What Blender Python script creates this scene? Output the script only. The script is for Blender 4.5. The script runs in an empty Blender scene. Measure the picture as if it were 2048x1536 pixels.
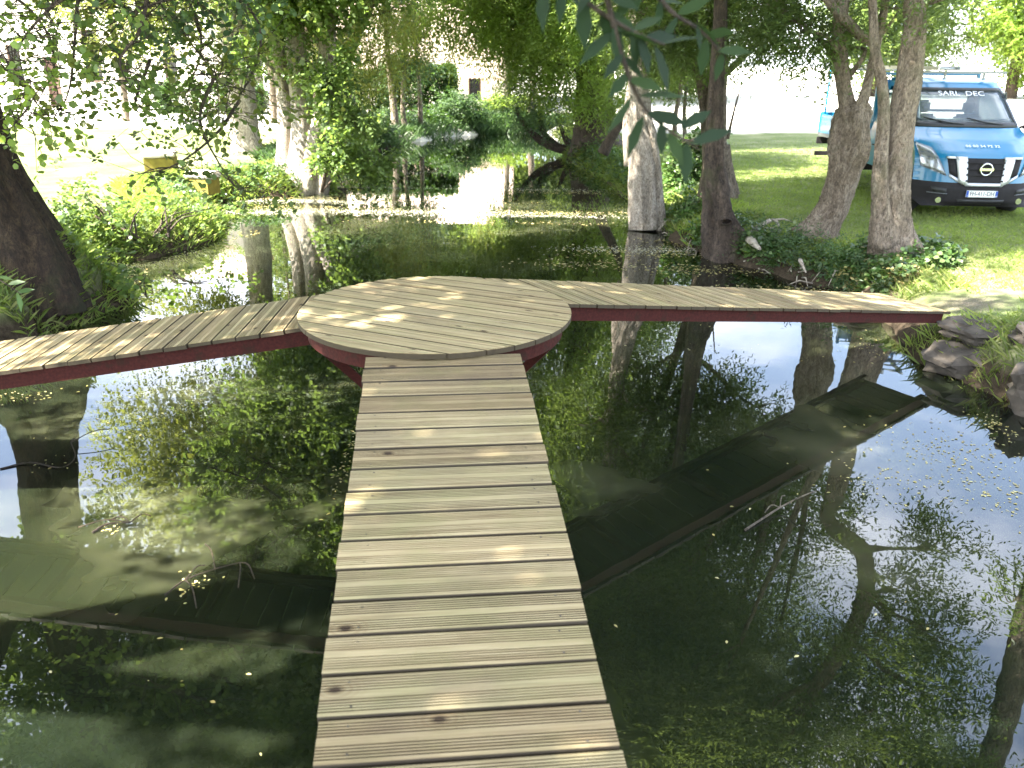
import bpy, bmesh, math, random
import numpy as np
from mathutils import Vector, Matrix
R_=math.radians
D=bpy.data; scn=bpy.context.scene; COL=scn.collection
# ---------------------------------------------------------------- camera
F,PIT,ROL,H=1653.2,.3725,.011,2.738       # focal in px of the 2048 wide photo, pitch down, roll, eye height over water
cam=D.cameras.new('camera'); co=D.objects.new('camera',cam); COL.objects.link(co); scn.camera=co
cam.sensor_width=36; cam.lens=F/2048*36; cam.clip_start=.05; cam.clip_end=2000; cam.dof.use_dof=True; cam.dof.focus_distance=5.5; cam.dof.aperture_fstop=3.6
Rv=Vector((1,0,0)); Uv=Vector((0,math.sin(PIT),math.cos(PIT)))
r2=Rv*math.cos(ROL)+Uv*math.sin(ROL); u2=Uv*math.cos(ROL)-Rv*math.sin(ROL); b2=r2.cross(u2)
co.matrix_world=Matrix(((r2.x,u2.x,b2.x,0),(r2.y,u2.y,b2.y,0),(r2.z,u2.z,b2.z,H),(0,0,0,1)))
# ---------------------------------------------------------------- world + sun
SUN_AZ,SUN_EL=-112.0,50.0     # azimuth from +y clockwise
w=D.worlds.new('World'); scn.world=w; w.use_nodes=True; nt=w.node_tree; nt.nodes.clear()
out=nt.nodes.new('ShaderNodeOutputWorld'); bg=nt.nodes.new('ShaderNodeBackground')
sky=nt.nodes.new('ShaderNodeTexSky'); sky.sky_type='NISHITA'; sky.sun_disc=False
sky.sun_elevation=R_(SUN_EL); sky.sun_rotation=R_(SUN_AZ)%(2*math.pi); sky.air_density=1.0; sky.dust_density=1.5; sky.ozone_density=1.5
tc=nt.nodes.new('ShaderNodeTexCoord'); mp=nt.nodes.new('ShaderNodeMapping'); mp.inputs['Scale'].default_value=(1.6,1.6,4); mp.inputs['Location'].default_value=(.35,.2,.1)
nz=nt.nodes.new('ShaderNodeTexNoise'); nz.inputs['Scale'].default_value=1.3; nz.inputs['Detail'].default_value=7; nz.inputs['Roughness'].default_value=.55
rp=nt.nodes.new('ShaderNodeValToRGB'); rp.color_ramp.elements[0].position=.44; rp.color_ramp.elements[1].position=.62
rp.color_ramp.elements[0].color=(.12,.12,.12,1); rp.color_ramp.elements[1].color=(.85,.85,.85,1)
mx=nt.nodes.new('ShaderNodeMixRGB'); mx.inputs[2].default_value=(7.2,7.4,8.0,1)
L=nt.links.new
L(tc.outputs['Generated'],mp.inputs[0]); L(mp.outputs[0],nz.inputs[0]); L(nz.outputs[0],rp.inputs[0]); L(rp.outputs[0],mx.inputs[0]); L(sky.outputs[0],mx.inputs[1])
L(mx.outputs[0],bg.inputs[0]); bg.inputs[1].default_value=.085; L(bg.outputs[0],out.inputs[0])
sl=D.lights.new('sun','SUN'); so=D.objects.new('sun',sl); COL.objects.link(so); sl.energy=5; sl.angle=R_(.55); sl.color=(1,.95,.86)
sd=Vector((math.sin(R_(SUN_AZ))*math.cos(R_(SUN_EL)),math.cos(R_(SUN_AZ))*math.cos(R_(SUN_EL)),math.sin(R_(SUN_EL))))
so.rotation_euler=sd.to_track_quat('Z','Y').to_euler()
vs=scn.view_settings; vs.view_transform='Standard'; vs.look='None'; vs.exposure=3.35; vs.gamma=1; vs.use_curve_mapping=False
scn.render.engine='CYCLES'; cy=scn.cycles; cy.max_bounces=7; cy.diffuse_bounces=4; cy.glossy_bounces=4; cy.transmission_bounces=5; cy.transparent_max_bounces=8
cy.use_denoising=True; cy.sample_clamp_indirect=8; cy.caustics_reflective=False; cy.caustics_refractive=False
scn.render.use_persistent_data=False
# ---------------------------------------------------------------- pixel -> world helpers
def ray(px,py):
    xi,ui=px-1024,768-py; c,s=math.cos(ROL),math.sin(ROL); X=xi*c-ui*s; U=ui*c+xi*s
    return Vector((X,F*math.cos(PIT)+U*math.sin(PIT),-F*math.sin(PIT)+U*math.cos(PIT)))
def at(px,py,z=0.):
    d=ray(px,py); t=(z-H)/d.z; return Vector((d.x*t,d.y*t,z))
def atY(px,py,Y):
    d=ray(px,py); t=Y/d.y; return Vector((d.x*t,Y,H+d.z*t))
# ---------------------------------------------------------------- object helpers
def link(o,parent=None):
    COL.objects.link(o)
    if parent: o.parent=parent
    return o
def tag(o,label=None,cat=None,group=None,kind=None):
    if label:o['label']=label
    if cat:o['category']=cat
    if group:o['group']=group
    if kind:o['kind']=kind
    return o
def empty(name,loc=(0,0,0),rz=0,label=None,cat=None,group=None):
    o=D.objects.new(name,None); o.location=loc; o.rotation_euler=(0,0,rz); o.empty_display_size=.2; link(o); return tag(o,label,cat,group)
def obj(name,bm,mat,parent=None,smooth=False):
    me=D.meshes.new(name); bm.normal_update(); bm.to_mesh(me); bm.free()
    for m in (mat if isinstance(mat,(list,tuple)) else [mat]): me.materials.append(m)
    if smooth: me.polygons.foreach_set('use_smooth',[True]*len(me.polygons))
    return link(D.objects.new(name,me),parent)
def npmesh(name,verts,k,mat,parent=None,smooth=False):
    n=len(verts); nf=n//k; me=D.meshes.new(name)
    me.vertices.add(n); me.vertices.foreach_set('co',np.ascontiguousarray(verts,dtype=np.float32).ravel())
    me.loops.add(n); me.loops.foreach_set('vertex_index',np.arange(n,dtype=np.int32))
    me.polygons.add(nf); me.polygons.foreach_set('loop_start',np.arange(0,n,k,dtype=np.int32)); me.polygons.foreach_set('loop_total',np.full(nf,k,dtype=np.int32))
    if smooth: me.polygons.foreach_set('use_smooth',np.ones(nf,dtype=bool))
    me.materials.append(mat); me.update(); return link(D.objects.new(name,me),parent)
def box(bm,x0,x1,y0,y1,z0,z1,M=None,mi=0,bev=0):
    vs_=[bm.verts.new(p) for p in ((x0,y0,z0),(x1,y0,z0),(x1,y1,z0),(x0,y1,z0),(x0,y0,z1),(x1,y0,z1),(x1,y1,z1),(x0,y1,z1))]
    fs=[bm.faces.new([vs_[i] for i in q]) for q in ((0,3,2,1),(4,5,6,7),(0,1,5,4),(1,2,6,5),(2,3,7,6),(3,0,4,7))]
    for f in fs:f.material_index=mi
    if bev:
        g=bmesh.ops.bevel(bm,geom=list({e for f in fs for e in f.edges}),offset=bev,segments=2,affect='EDGES'); vs_=list({v for f in g['faces'] for v in f.verts}|set(v for v in vs_ if v.is_valid))
    if M is not None: bmesh.ops.transform(bm,matrix=M,verts=vs_)
    return vs_
def tube(bm,pts,rad,n=10,noise=0,seed=0,mi=0,cap=True,ell=None):
    """tapered tube through points; radii per point; noise wobbles the bark outline"""
    rs=np.random.RandomState(seed); P=[Vector(p) for p in pts]; rings=[]
    ref=Vector((1,.13,0))
    ph=rs.rand(4)*6.28
    for i,p in enumerate(P):
        d=(P[min(i+1,len(P)-1)]-P[max(i-1,0)]).normalized()
        a=ref-d*ref.dot(d)
        if a.length<.1: a=Vector((0,1,0))-d*d.y
        a.normalize(); b=d.cross(a); ring=[]
        for j in range(n):
            t=2*math.pi*j/n; r=rad[i]*(1+(noise*.45*(math.sin(9*t+ph[2]+.6*math.sin(i*.31))+.7*math.sin(14*t+ph[3]+.8*math.sin(i*.23))) if n>=20 else 0)+noise*(.5*math.sin(3*t+ph[0]+i*.25)+.35*math.sin(5*t+ph[1]-i*.2)+.5*(rs.rand()-.5)))
            if ell: r*=1+ell*math.cos(2*t)
            ring.append(bm.verts.new(p+a*(math.cos(t)*r)+b*(math.sin(t)*r)))
        rings.append(ring)
    for i in range(len(rings)-1):
        for j in range(n):
            f=bm.faces.new((rings[i][j],rings[i][(j+1)%n],rings[i+1][(j+1)%n],rings[i+1][j])); f.material_index=mi; f.smooth=True
    if cap:
        for ring,rev in ((rings[0],True),(rings[-1],False)):
            f=bm.faces.new(ring[::-1] if rev else ring); f.material_index=mi
def spline(pts,n):
    """catmull-rom resample of (x,y,z,r) rows"""
    P=np.array(pts,float); P=np.vstack([2*P[0]-P[1],P,2*P[-1]-P[-2]]); o=[]
    for i in range(1,len(P)-2):
        for t in np.linspace(0,1,n,endpoint=False):
            o.append(.5*((2*P[i])+(-P[i-1]+P[i+1])*t+(2*P[i-1]-5*P[i]+4*P[i+1]-P[i+2])*t*t+(-P[i-1]+3*P[i]-3*P[i+1]+P[i+2])*t**3))
    o.append(P[-2]); return np.array(o)
def limb(bm,pts,n=5,sides=10,noise=.12,seed=0,mi=0,ell=None):
    S=spline(pts,n); tube(bm,S[:,:3],np.maximum(S[:,3],.004),sides,noise,seed,mi,ell=ell)
# ---------------------------------------------------------------- materials
def mat(name): 
    m=D.materials.new(name); m.use_nodes=True; t=m.node_tree; return m,t,t.nodes['Principled BSDF'],t.links.new
def N(t,typ,**k):
    n=t.nodes.new('ShaderNode'+typ)
    for a,b in k.items():
        if a in n.inputs.keys() if isinstance(a,str) else False: n.inputs[a].default_value=b
        else: setattr(n,a,b)
    return n
def ramp(t,fac,cols):
    r=t.nodes.new('ShaderNodeValToRGB'); e=r.color_ramp.elements
    while len(e)<len(cols): e.new(.5)
    for i,(p,c) in enumerate(cols): e[i].position=p; e[i].color=(*c,1)
    t.links.new(fac,r.inputs[0]); return r.outputs[0]
def noise(t,scale,detail=5,rough=.55,vec=None,mapscale=None,dist=0):
    n=t.nodes.new('ShaderNodeTexNoise'); n.inputs['Scale'].default_value=scale; n.inputs['Detail'].default_value=detail; n.inputs['Roughness'].default_value=rough; n.inputs['Distortion'].default_value=dist
    c=vec
    if c is None: c=t.nodes.new('ShaderNodeTexCoord').outputs['Object']
    if mapscale:
        m=t.nodes.new('ShaderNodeMapping'); m.inputs['Scale'].default_value=mapscale; t.links.new(c,m.inputs[0]); c=m.outputs[0]
    t.links.new(c,n.inputs['Vector']); return n.outputs[0]
def math_(t,op,a,b=None):
    n=t.nodes.new('ShaderNodeMath'); n.operation=op
    for i,v in ((0,a),(1,b)):
        if v is None: continue
        if hasattr(v,'node'): t.links.new(v,n.inputs[i])
        else: n.inputs[i].default_value=v
    return n.outputs[0]
def mixc(t,fac,a,b,mode='MIX'):
    n=t.nodes.new('ShaderNodeMixRGB'); n.blend_type=mode
    for i,v in ((0,fac),(1,a),(2,b)):
        if hasattr(v,'node'): t.links.new(v,n.inputs[i])
        else: n.inputs[i].default_value=v if i==0 else (*v,1)
    return n.outputs[0]
def bump(t,h,strength,dist,bs):
    b=t.nodes.new('ShaderNodeBump'); b.inputs['Strength'].default_value=strength; b.inputs['Distance'].default_value=dist; t.links.new(h,b.inputs['Height']); t.links.new(b.outputs[0],bs.inputs['Normal'])
def leafmat(name,c1,c2,c3,tr=.42,trc=(.16,.3,.03),rough=.45):
    m,t,bs,l=mat(name); geo=t.nodes.new('ShaderNodeNewGeometry')
    col=ramp(t,geo.outputs['Random Per Island'],[(0,c1),(.55,c2),(1,c3)])
    big=noise(t,.9,2); v=ramp(t,big,[(.3,(.8,.78,.75)),(.7,(1.55,1.5,1.2))]); col=mixc(t,1,col,v,'MULTIPLY')
    l(col,bs.inputs['Base Color']); bs.inputs['Roughness'].default_value=rough
    tn=t.nodes.new('ShaderNodeBsdfTranslucent'); tcol=mixc(t,1,v,trc,'MULTIPLY'); l(tcol,tn.inputs[0])
    ms=t.nodes.new('ShaderNodeMixShader'); ms.inputs[0].default_value=min(.55,tr*1.15); o=t.nodes['Material Output']
    l(bs.outputs[0],ms.inputs[1]); l(tn.outputs[0],ms.inputs[2]); l(ms.outputs[0],o.inputs[0]); return m
M={}
M['leaf_alder']=leafmat('leaf_alder',(.045,.08,.025),(.07,.12,.035),(.13,.18,.065),.42,(.2,.3,.06))
M['leaf_ash']=leafmat('leaf_ash',(.045,.08,.028),(.075,.12,.04),(.13,.17,.07),.42,(.2,.28,.07))
M['leaf_bright']=leafmat('leaf_bright',(.07,.12,.025),(.11,.18,.035),(.19,.25,.07),.46,(.28,.4,.07))
M['leaf_olive']=leafmat('leaf_olive',(.06,.09,.02),(.1,.14,.035),(.17,.18,.06),.42,(.26,.3,.06))
M['leaf_blue']=leafmat('leaf_blue',(.035,.068,.032),(.05,.095,.04),(.1,.15,.07),.35,(.11,.2,.06))
M['leaf_dark']=leafmat('leaf_dark',(.02,.05,.015),(.035,.075,.02),(.06,.11,.03),.3,(.08,.16,.02))
M['leaf_shade']=leafmat('leaf_shade',(.005,.013,.006),(.008,.02,.008),(.018,.036,.01),.2,(.03,.08,.012),.9)  # leaf green darkened so the near sprays carry their shade in the colour
M['leaf_ivy']=leafmat('leaf_ivy',(.03,.07,.02),(.06,.11,.035),(.14,.18,.08),.25,(.1,.2,.03),.35)
M['leaf_dead']=leafmat('leaf_dead',(.28,.22,.08),(.36,.32,.14),(.45,.42,.25),.2,(.3,.25,.08),.6)
M['grass_blade']=leafmat('grass_blade',(.1,.15,.035),(.16,.21,.055),(.28,.28,.11),.4,(.25,.36,.06),.6)
def barkmat(name,a,b,c,moss=None,mossamt=.5):
    m,t,bs,l=mat(name)
    n1=noise(t,9,9,.75,mapscale=(1,1,.4),dist=.9); n2=noise(t,42,7,.8,mapscale=(1,1,.5),dist=.5); n3=noise(t,1.6,4,.6)
    col=ramp(t,n1,[(.3,a),(.5,b),(.72,c)]); col=mixc(t,.85,col,ramp(t,n2,[(.4,(.3,.28,.26)),(.5,(.95,.95,.95)),(.62,(1.45,1.42,1.38))]),'MULTIPLY')
    if moss: col=mixc(t,ramp(t,n3,[(mossamt,(0,0,0)),(mossamt+.15,(.85,.85,.85))]),col,moss)
    l(col,bs.inputs['Base Color']); bs.inputs['Roughness'].default_value=.9
    bump(t,math_(t,'ADD',n1,math_(t,'MULTIPLY',n2,.5)),1,.07,bs); return m
M['bark_grey']=barkmat('bark_grey',(.06,.045,.03),(.19,.15,.11),(.36,.3,.23),(.1,.1,.045),.52)
M['bark_brown']=barkmat('bark_brown',(.03,.02,.014),(.085,.06,.042),(.17,.125,.09),(.07,.075,.025),.55)
M['bark_red']=barkmat('bark_red',(.012,.007,.004),(.048,.028,.015),(.12,.08,.045),(.04,.042,.014),.54)
M['bark_pale']=barkmat('bark_pale',(.2,.16,.12),(.42,.36,.29),(.6,.54,.46),(.22,.21,.13),.6)
# wood boards: local x runs along the board
M['bark_mid']=barkmat('bark_mid',(.09,.065,.045),(.27,.21,.155),(.45,.38,.3),(.14,.13,.07),.55)
def woodmat():
    m,t,bs,l=mat('deck_timber'); geo=t.nodes.new('ShaderNodeNewGeometry'); rnd=geo.outputs['Random Per Island']
    c=t.nodes.new('ShaderNodeTexCoord').outputs['Object']
    off=t.nodes.new('ShaderNodeCombineXYZ'); l(math_(t,'MULTIPLY',rnd,37.),off.inputs[0]); l(math_(t,'MULTIPLY',rnd,11.),off.inputs[2])
    va=t.nodes.new('ShaderNodeVectorMath'); va.operation='ADD'; l(c,va.inputs[0]); l(off.outputs[0],va.inputs[1]); v=va.outputs[0]
    g1=noise(t,1,6,.6,v,(1.6,45,30),.8); g2=noise(t,1,4,.6,v,(5,170,60)); g3=noise(t,1.2,4,.6,v,(2.5,5,3)); fine=noise(t,90,2,.6,v)
    col=ramp(t,g1,[(.25,(.18,.13,.07)),(.45,(.32,.25,.145)),(.6,(.39,.315,.19)),(.8,(.26,.2,.11))])
    col=mixc(t,.45,col,ramp(t,g2,[(.3,(.6,.56,.5)),(.6,(1.08,1.08,1.08))]),'MULTIPLY')
    col=mixc(t,ramp(t,g3,[(.45,(0,0,0)),(.7,(.6,.6,.6))]),col,(.245,.225,.105))     # green of the treated timber
    st=noise(t,1.1,5,.65,c,(1.3,1.9,1)); col=mixc(t,ramp(t,st,[(.5,(0,0,0)),(.72,(.5,.5,.5))]),col,(.16,.12,.09))  # grey brown weathering
    tone=ramp(t,rnd,[(0,(.68,.63,.57)),(.3,(.98,.95,.88)),(.65,(.88,.9,.84)),(1,(1.15,1.12,1.05))]); col=mixc(t,1,col,tone,'MULTIPLY')
    # knots with rings
    vo=t.nodes.new('ShaderNodeTexVoronoi'); mpn=t.nodes.new('ShaderNodeMapping'); mpn.inputs['Scale'].default_value=(2.1,3.4,.01); l(v,mpn.inputs[0]); l(mpn.outputs[0],vo.inputs['Vector']); vo.inputs['Scale'].default_value=1.
    vo.voronoi_dimensions='2D'; d=vo.outputs['Distance']; kn=ramp(t,math_(t,'ADD',d,math_(t,'MULTIPLY',g2,.03)),[(.04,(1,1,1)),(.07,(.0,.0,.0))])
    pick=t.nodes.new('ShaderNodeSeparateColor'); l(vo.outputs['Color'],pick.inputs[0]); kf=math_(t,'MULTIPLY',kn,math_(t,'GREATER_THAN',pick.outputs[0],.35))
    wv=math_(t,'MULTIPLY',math_(t,'SINE',math_(t,'MULTIPLY',d,150.)),.5)
    halo=math_(t,'MULTIPLY',ramp(t,d,[(.05,(.55,.55,.55)),(.2,(0,0,0))]),math_(t,'MULTIPLY',math_(t,'GREATER_THAN',pick.outputs[0],.35),math_(t,'ADD',wv,.5)))
    col=mixc(t,halo,col,(.2,.13,.06)); col=mixc(t,kf,col,(.05,.03,.016))
    sz=t.nodes.new('ShaderNodeSeparateXYZ'); l(c,sz.inputs[0]); deep_tone=ramp(t,math_(t,'MULTIPLY',sz.outputs[2],-100.),[(.18,(0,0,0)),(.42,(1,1,1))]); col=mixc(t,math_(t,'MULTIPLY',deep_tone,.92),col,(.03,.021,.012))  # grooves and board sides turn near black with depth
    l(col,bs.inputs['Base Color']); bs.inputs['Roughness'].default_value=.72; bs.inputs['Specular IOR Level'].default_value=.35
    bump(t,math_(t,'ADD',g2,math_(t,'MULTIPLY',fine,.5)),.5,.002,bs); return m
M['deck']=woodmat()
m,t,bs,l=mat('red_steel'); n1=noise(t,9,6,.7); n2=noise(t,60,3)
l(mixc(t,ramp(t,n1,[(.56,(0,0,0)),(.64,(1,1,1))]),ramp(t,n2,[(.3,(.03,.007,.006)),(.7,(.062,.014,.011))]),(.03,.012,.008)),bs.inputs['Base Color']); bs.inputs['Roughness'].default_value=.7; bs.inputs['Specular IOR Level'].default_value=.15; bump(t,n1,.4,.006,bs); M['steel']=m
m,t,bs,l=mat('screw_metal'); bs.inputs['Base Color'].default_value=(.12,.1,.08,1); bs.inputs['Metallic'].default_value=.7; bs.inputs['Roughness'].default_value=.45; M['screw']=m
# water: murky body lit from above, mirror surface
m,t,bs,l=mat('pond_water'); pos=t.nodes.new('ShaderNodeNewGeometry').outputs['Position']
n1=noise(t,.55,4,.5,pos); col=ramp(t,n1,[(.3,(.005,.008,.005)),(.52,(.012,.015,.007)),(.72,(.06,.062,.032))])
l(col,bs.inputs['Base Color']); bs.inputs['Subsurface Weight'].default_value=1; bs.inputs['Subsurface Radius'].default_value=(.5,.5,.32); bs.inputs['Subsurface Scale'].default_value=.45
bs.inputs['IOR'].default_value=1.75; n2=noise(t,1.1,3,.6,pos,(1,1,1)); n3=noise(t,5,2,.5,pos)
sc=math_(t,'ADD',math_(t,'MULTIPLY',n2,1.),math_(t,'MULTIPLY',n3,.12)); bump(t,sc,.05,.03,bs)
l(ramp(t,noise(t,.8,5,.6,pos,(1,1.6,1)),[(.5,(.0,.0,.0)),(.75,(.012,.012,.012))]),bs.inputs['Roughness']); M['water']=m
# ground: lawn / soil at the bank / pale gravel yard far off
m,t,bs,l=mat('lawn_ground'); g=t.nodes.new('ShaderNodeNewGeometry'); pos=g.outputs['Position']; sp=t.nodes.new('ShaderNodeSeparateXYZ'); l(pos,sp.inputs[0])
n1=noise(t,1.1,6,.6,pos); n2=noise(t,18,6,.7,pos); n3=noise(t,70,3,.6,pos)
lawn=ramp(t,n1,[(.3,(.11,.14,.05)),(.5,(.165,.2,.08)),(.7,(.27,.27,.15))]); lawn=mixc(t,.6,lawn,ramp(t,n2,[(.3,(.5,.5,.5)),(.7,(1.35,1.35,1.3))]),'MULTIPLY')
soil=ramp(t,n2,[(.3,(.03,.022,.015)),(.7,(.1,.075,.05))])
hz=math_(t,'ADD',sp.outputs[2],math_(t,'MULTIPLY',math_(t,'SUBTRACT',n1,.5),.25)); lf=ramp(t,hz,[(.2,(0,0,0)),(.38,(1,1,1))]); col=mixc(t,lf,soil,lawn)
yard=ramp(t,n2,[(.3,(.5,.47,.4)),(.7,(.66,.62,.55))]); yy=math_(t,'ADD',sp.outputs[1],math_(t,'MULTIPLY',n1,1.5)); yf=math_(t,'MULTIPLY',ramp(t,math_(t,'MULTIPLY',yy,.01),[(.305,(0,0,0)),(.313,(1,1,1))]),1.)
col=mixc(t,yf,col,yard)
# earth patch where walkway meets lawn, painted in place of a patch of sunlight
wx=math_(t,'POWER',math_(t,'SUBTRACT',sp.outputs[0],4.75),2.); wy=math_(t,'POWER',math_(t,'MULTIPLY',math_(t,'SUBTRACT',sp.outputs[1],8.45),1.2),2.)
wd=math_(t,'ADD',math_(t,'ADD',wx,wy),math_(t,'MULTIPLY',n2,.5)); wf=ramp(t,wd,[(.22,(1,1,1)),(.55,(0,0,0))]); wf2=math_(t,'MULTIPLY',wf,lf)
col=mixc(t,wf2,col,mixc(t,ramp(t,n3,[(.4,(0,0,0)),(.6,(1,1,1))]),(.12,.1,.07),(.24,.2,.15)))
l(col,bs.inputs['Base Color']); bs.inputs['Roughness'].default_value=.95; bs.inputs['Specular IOR Level'].default_value=.1; bump(t,math_(t,'ADD',n2,n3),.8,.03,bs); M['ground']=m
def simple(name,c,rough=.5,metal=0,spec=.5,c2=None,scale=20,bmp=0):
    m,t,bs,l=mat(name); bs.inputs['Roughness'].default_value=rough; bs.inputs['Metallic'].default_value=metal; bs.inputs['Specular IOR Level'].default_value=spec
    if c2:
        n=noise(t,scale,5,.6); l(ramp(t,n,[(.3,c),(.7,c2)]),bs.inputs['Base Color'])
        if bmp: bump(t,n,.6,bmp,bs)
    else: bs.inputs['Base Color'].default_value=(*c,1)
    M[name]=m; return m
simple('rock',(.022,.018,.014),.95,c2=(.11,.09,.07),scale=5,bmp=.03); simple('log',(.2,.16,.12),.9,c2=(.48,.42,.34),scale=14,bmp=.01)
simple('render_wall',(.62,.58,.5),.9,c2=(.74,.7,.62),scale=3); simple('roof_tile',(.6,.46,.38),.85,c2=(.74,.6,.5),scale=6)
simple('dark_glass',(.02,.02,.025),.1); simple('brown_wood',(.07,.04,.03),.8,c2=(.12,.07,.05),scale=9)
simple('yellow_stone',(.13,.1,.012),.85,c2=(.24,.19,.025),scale=9,bmp=.01); simple('pale_stone',(.5,.42,.36),.9,c2=(.66,.6,.52),scale=8,bmp=.01)
simple('van_blue',(.0,.135,.26),.3,c2=(.0,.155,.3),scale=2); M['van_blue'].node_tree.nodes['Principled BSDF'].inputs['Coat Weight'].default_value=.55
simple('van_black',(.016,.014,.015),.7,c2=(.026,.024,.025),scale=6,spec=.2); simple('tyre',(.02,.02,.02),.85); simple('chrome',(.75,.75,.76),.18,metal=1); simple('satin_silver',(.6,.61,.62),.35,metal=.6)
simple('plate_white',(.78,.78,.76),.4); simple('plate_blue',(.02,.08,.4),.4); simple('ink_black',(.02,.02,.02),.5); simple('sticker_white',(.75,.75,.78),.5); simple('film',(.4,.38,.28),.7,c2=(.55,.52,.4),scale=3); simple('steel_grey',(.2,.21,.22),.4,metal=.7); simple('orange_strap',(.7,.15,.04),.6); simple('seat_dark',(.03,.035,.04),.8)
m,t,bs,l=mat('clear_lens'); bs.inputs['Base Color'].default_value=(.85,.87,.88,1); bs.inputs['Roughness'].default_value=.08; bs.inputs['Transmission Weight'].default_value=.85; bs.inputs['IOR'].default_value=1.3; M['lens']=m
m,t,bs,l=mat('windscreen_glass'); bs.inputs['Base Color'].default_value=(.3,.36,.38,1); bs.inputs['Roughness'].default_value=.03; bs.inputs['Transmission Weight'].default_value=.75; bs.inputs['IOR'].default_value=1.5; M['wglass']=m
# ---------------------------------------------------------------- ground + water
POND=[(-4.9,-7),(-5.2,0),(-5.0,5.0),(-4.95,6.4),(-5.0,7.6),(-4.85,8.3),(-4.55,9.0),(-4.55,9.6),(-4.95,10.1),(-5.9,10.5),(-6.6,10.75),(-5.85,11.1),(-5.35,11.9),(-4.95,12.7),(-4.8,13.5),(-5.0,14.4),(-5.6,15.4),(-6.2,16.5),(-5.4,17.6),(-4.6,18.0),(-4.1,19.0),(-4.5,20.6),(-4.9,22),(-4.9,24.5),(-4.6,27),(-3.7,30.3),(-2.4,33),(-.6,35.2),(1.0,34.4),(1.6,32),(1.9,28.5),(1.5,25.5),(1.9,23),(2.3,21),(2.4,18.5),(2.55,16.2),(2.65,14.6),(2.75,13.4),(3.0,12.7),(3.45,11.7),(3.95,11.0),(4.35,10.3),(4.4,9.3),(4.15,8.6),(3.95,8.1),(4.0,7.6),(4.12,7.1),(4.3,6.6),(4.62,6.1),(5.3,5.4),(6.2,4.4),(6.6,0),(6,-7)]
PA=np.array(POND); PB=np.roll(PA,-1,axis=0)
def pond_sd(X,Y):
    """signed distance to the shore, negative over the pond"""
    sh=X.shape; p=np.stack([X.ravel(),Y.ravel()],1); best=np.full(len(p),1e9); ins=np.zeros(len(p),bool)
    for a,b in zip(PA,PB):
        ab=b-a; tt=np.clip(((p-a)@ab)/(ab@ab),0,1); q=a+tt[:,None]*ab; best=np.minimum(best,np.hypot(*(p-q).T))
        c=((a[1]>p[:,1])!=(b[1]>p[:,1])); xx=(b[0]-a[0])*(p[:,1]-a[1])/((b[1]-a[1]) if b[1]!=a[1] else 1e-9)+a[0]; ins^=c&(p[:,0]<xx)
    return np.where(ins,-best,best).reshape(sh)
def hgt(X,Y):
    X=np.asarray(X,float); Y=np.asarray(Y,float); d=pond_sd(X,Y)
    wob=.12*np.sin(X*2.3+Y*1.1)+.08*np.sin(Y*3.7-X*1.9)+.05*np.sin(X*7.1+1)+.05*np.sin(Y*8.3+X*3)
    d=d+wob*.6*np.clip(1.5-np.abs(d),0,1)
    land=.44*(1-np.exp(-np.clip(d,0,None)*3.6))+.02*np.sin(X*.7)*np.sin(Y*.5)*np.clip(d,0,1)+.012*np.clip(X-5,0,14)*np.clip(d,0,1)
    land+=.5*np.exp(-((X+5.3)**2+(Y-9.)**2)/.8)*np.clip(d*2,0,1)          # root mound under the big tree
    land+=.16*np.exp(-((X-4.9)**2+(Y-6.7)**2)/.5)*np.clip(d*3,0,1)
    water=-.9*(1-np.exp(np.clip(d,None,0)*1.4))
    return np.where(d>0,land,water)+.02*wob*(np.abs(d)<2)
def axis(lo,hi,st,far,g=1.17):
    a=list(np.arange(lo,hi,st)); s=st; x=hi
    while x<far: a.append(x); s*=g; x+=s
    s=st*g; x=lo-s
    while x>-far: a.insert(0,x); s*=g; x-=s
    return np.array(a)
gx=axis(-11,10,.12,600); gy=axis(2,36,.13,600); GX,GY=np.meshgrid(gx,gy); GZ=hgt(GX,GY); nx,ny=len(gx),len(gy)
me=D.meshes.new('ground'); V=np.stack([GX,GY,GZ],-1).reshape(-1,3); me.vertices.add(len(V)); me.vertices.foreach_set('co',V.astype(np.float32).ravel())
ii=(np.arange(ny-1)[:,None]*nx+np.arange(nx-1)[None,:]).ravel(); Q=np.stack([ii,ii+1,ii+nx+1,ii+nx],1).astype(np.int32)
me.loops.add(Q.size); me.loops.foreach_set('vertex_index',Q.ravel()); me.polygons.add(len(Q)); me.polygons.foreach_set('loop_start',np.arange(0,Q.size,4,dtype=np.int32)); me.polygons.foreach_set('loop_total',np.full(len(Q),4,dtype=np.int32)); me.polygons.foreach_set('use_smooth',np.ones(len(Q),bool))
me.materials.append(M['ground']); me.update(); tag(link(D.objects.new('ground',me)),kind='structure')
bm=bmesh.new(); wv=[bm.verts.new((x,y,0)) for x,y in ((-9,-8),(9,-8),(9,38),(-9,38))]; bm.faces.new(wv)
tag(obj('water',bm,M['water']),kind='structure')
def gz(x,y): return float(hgt(np.array([x]),np.array([y]))[0])
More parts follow.
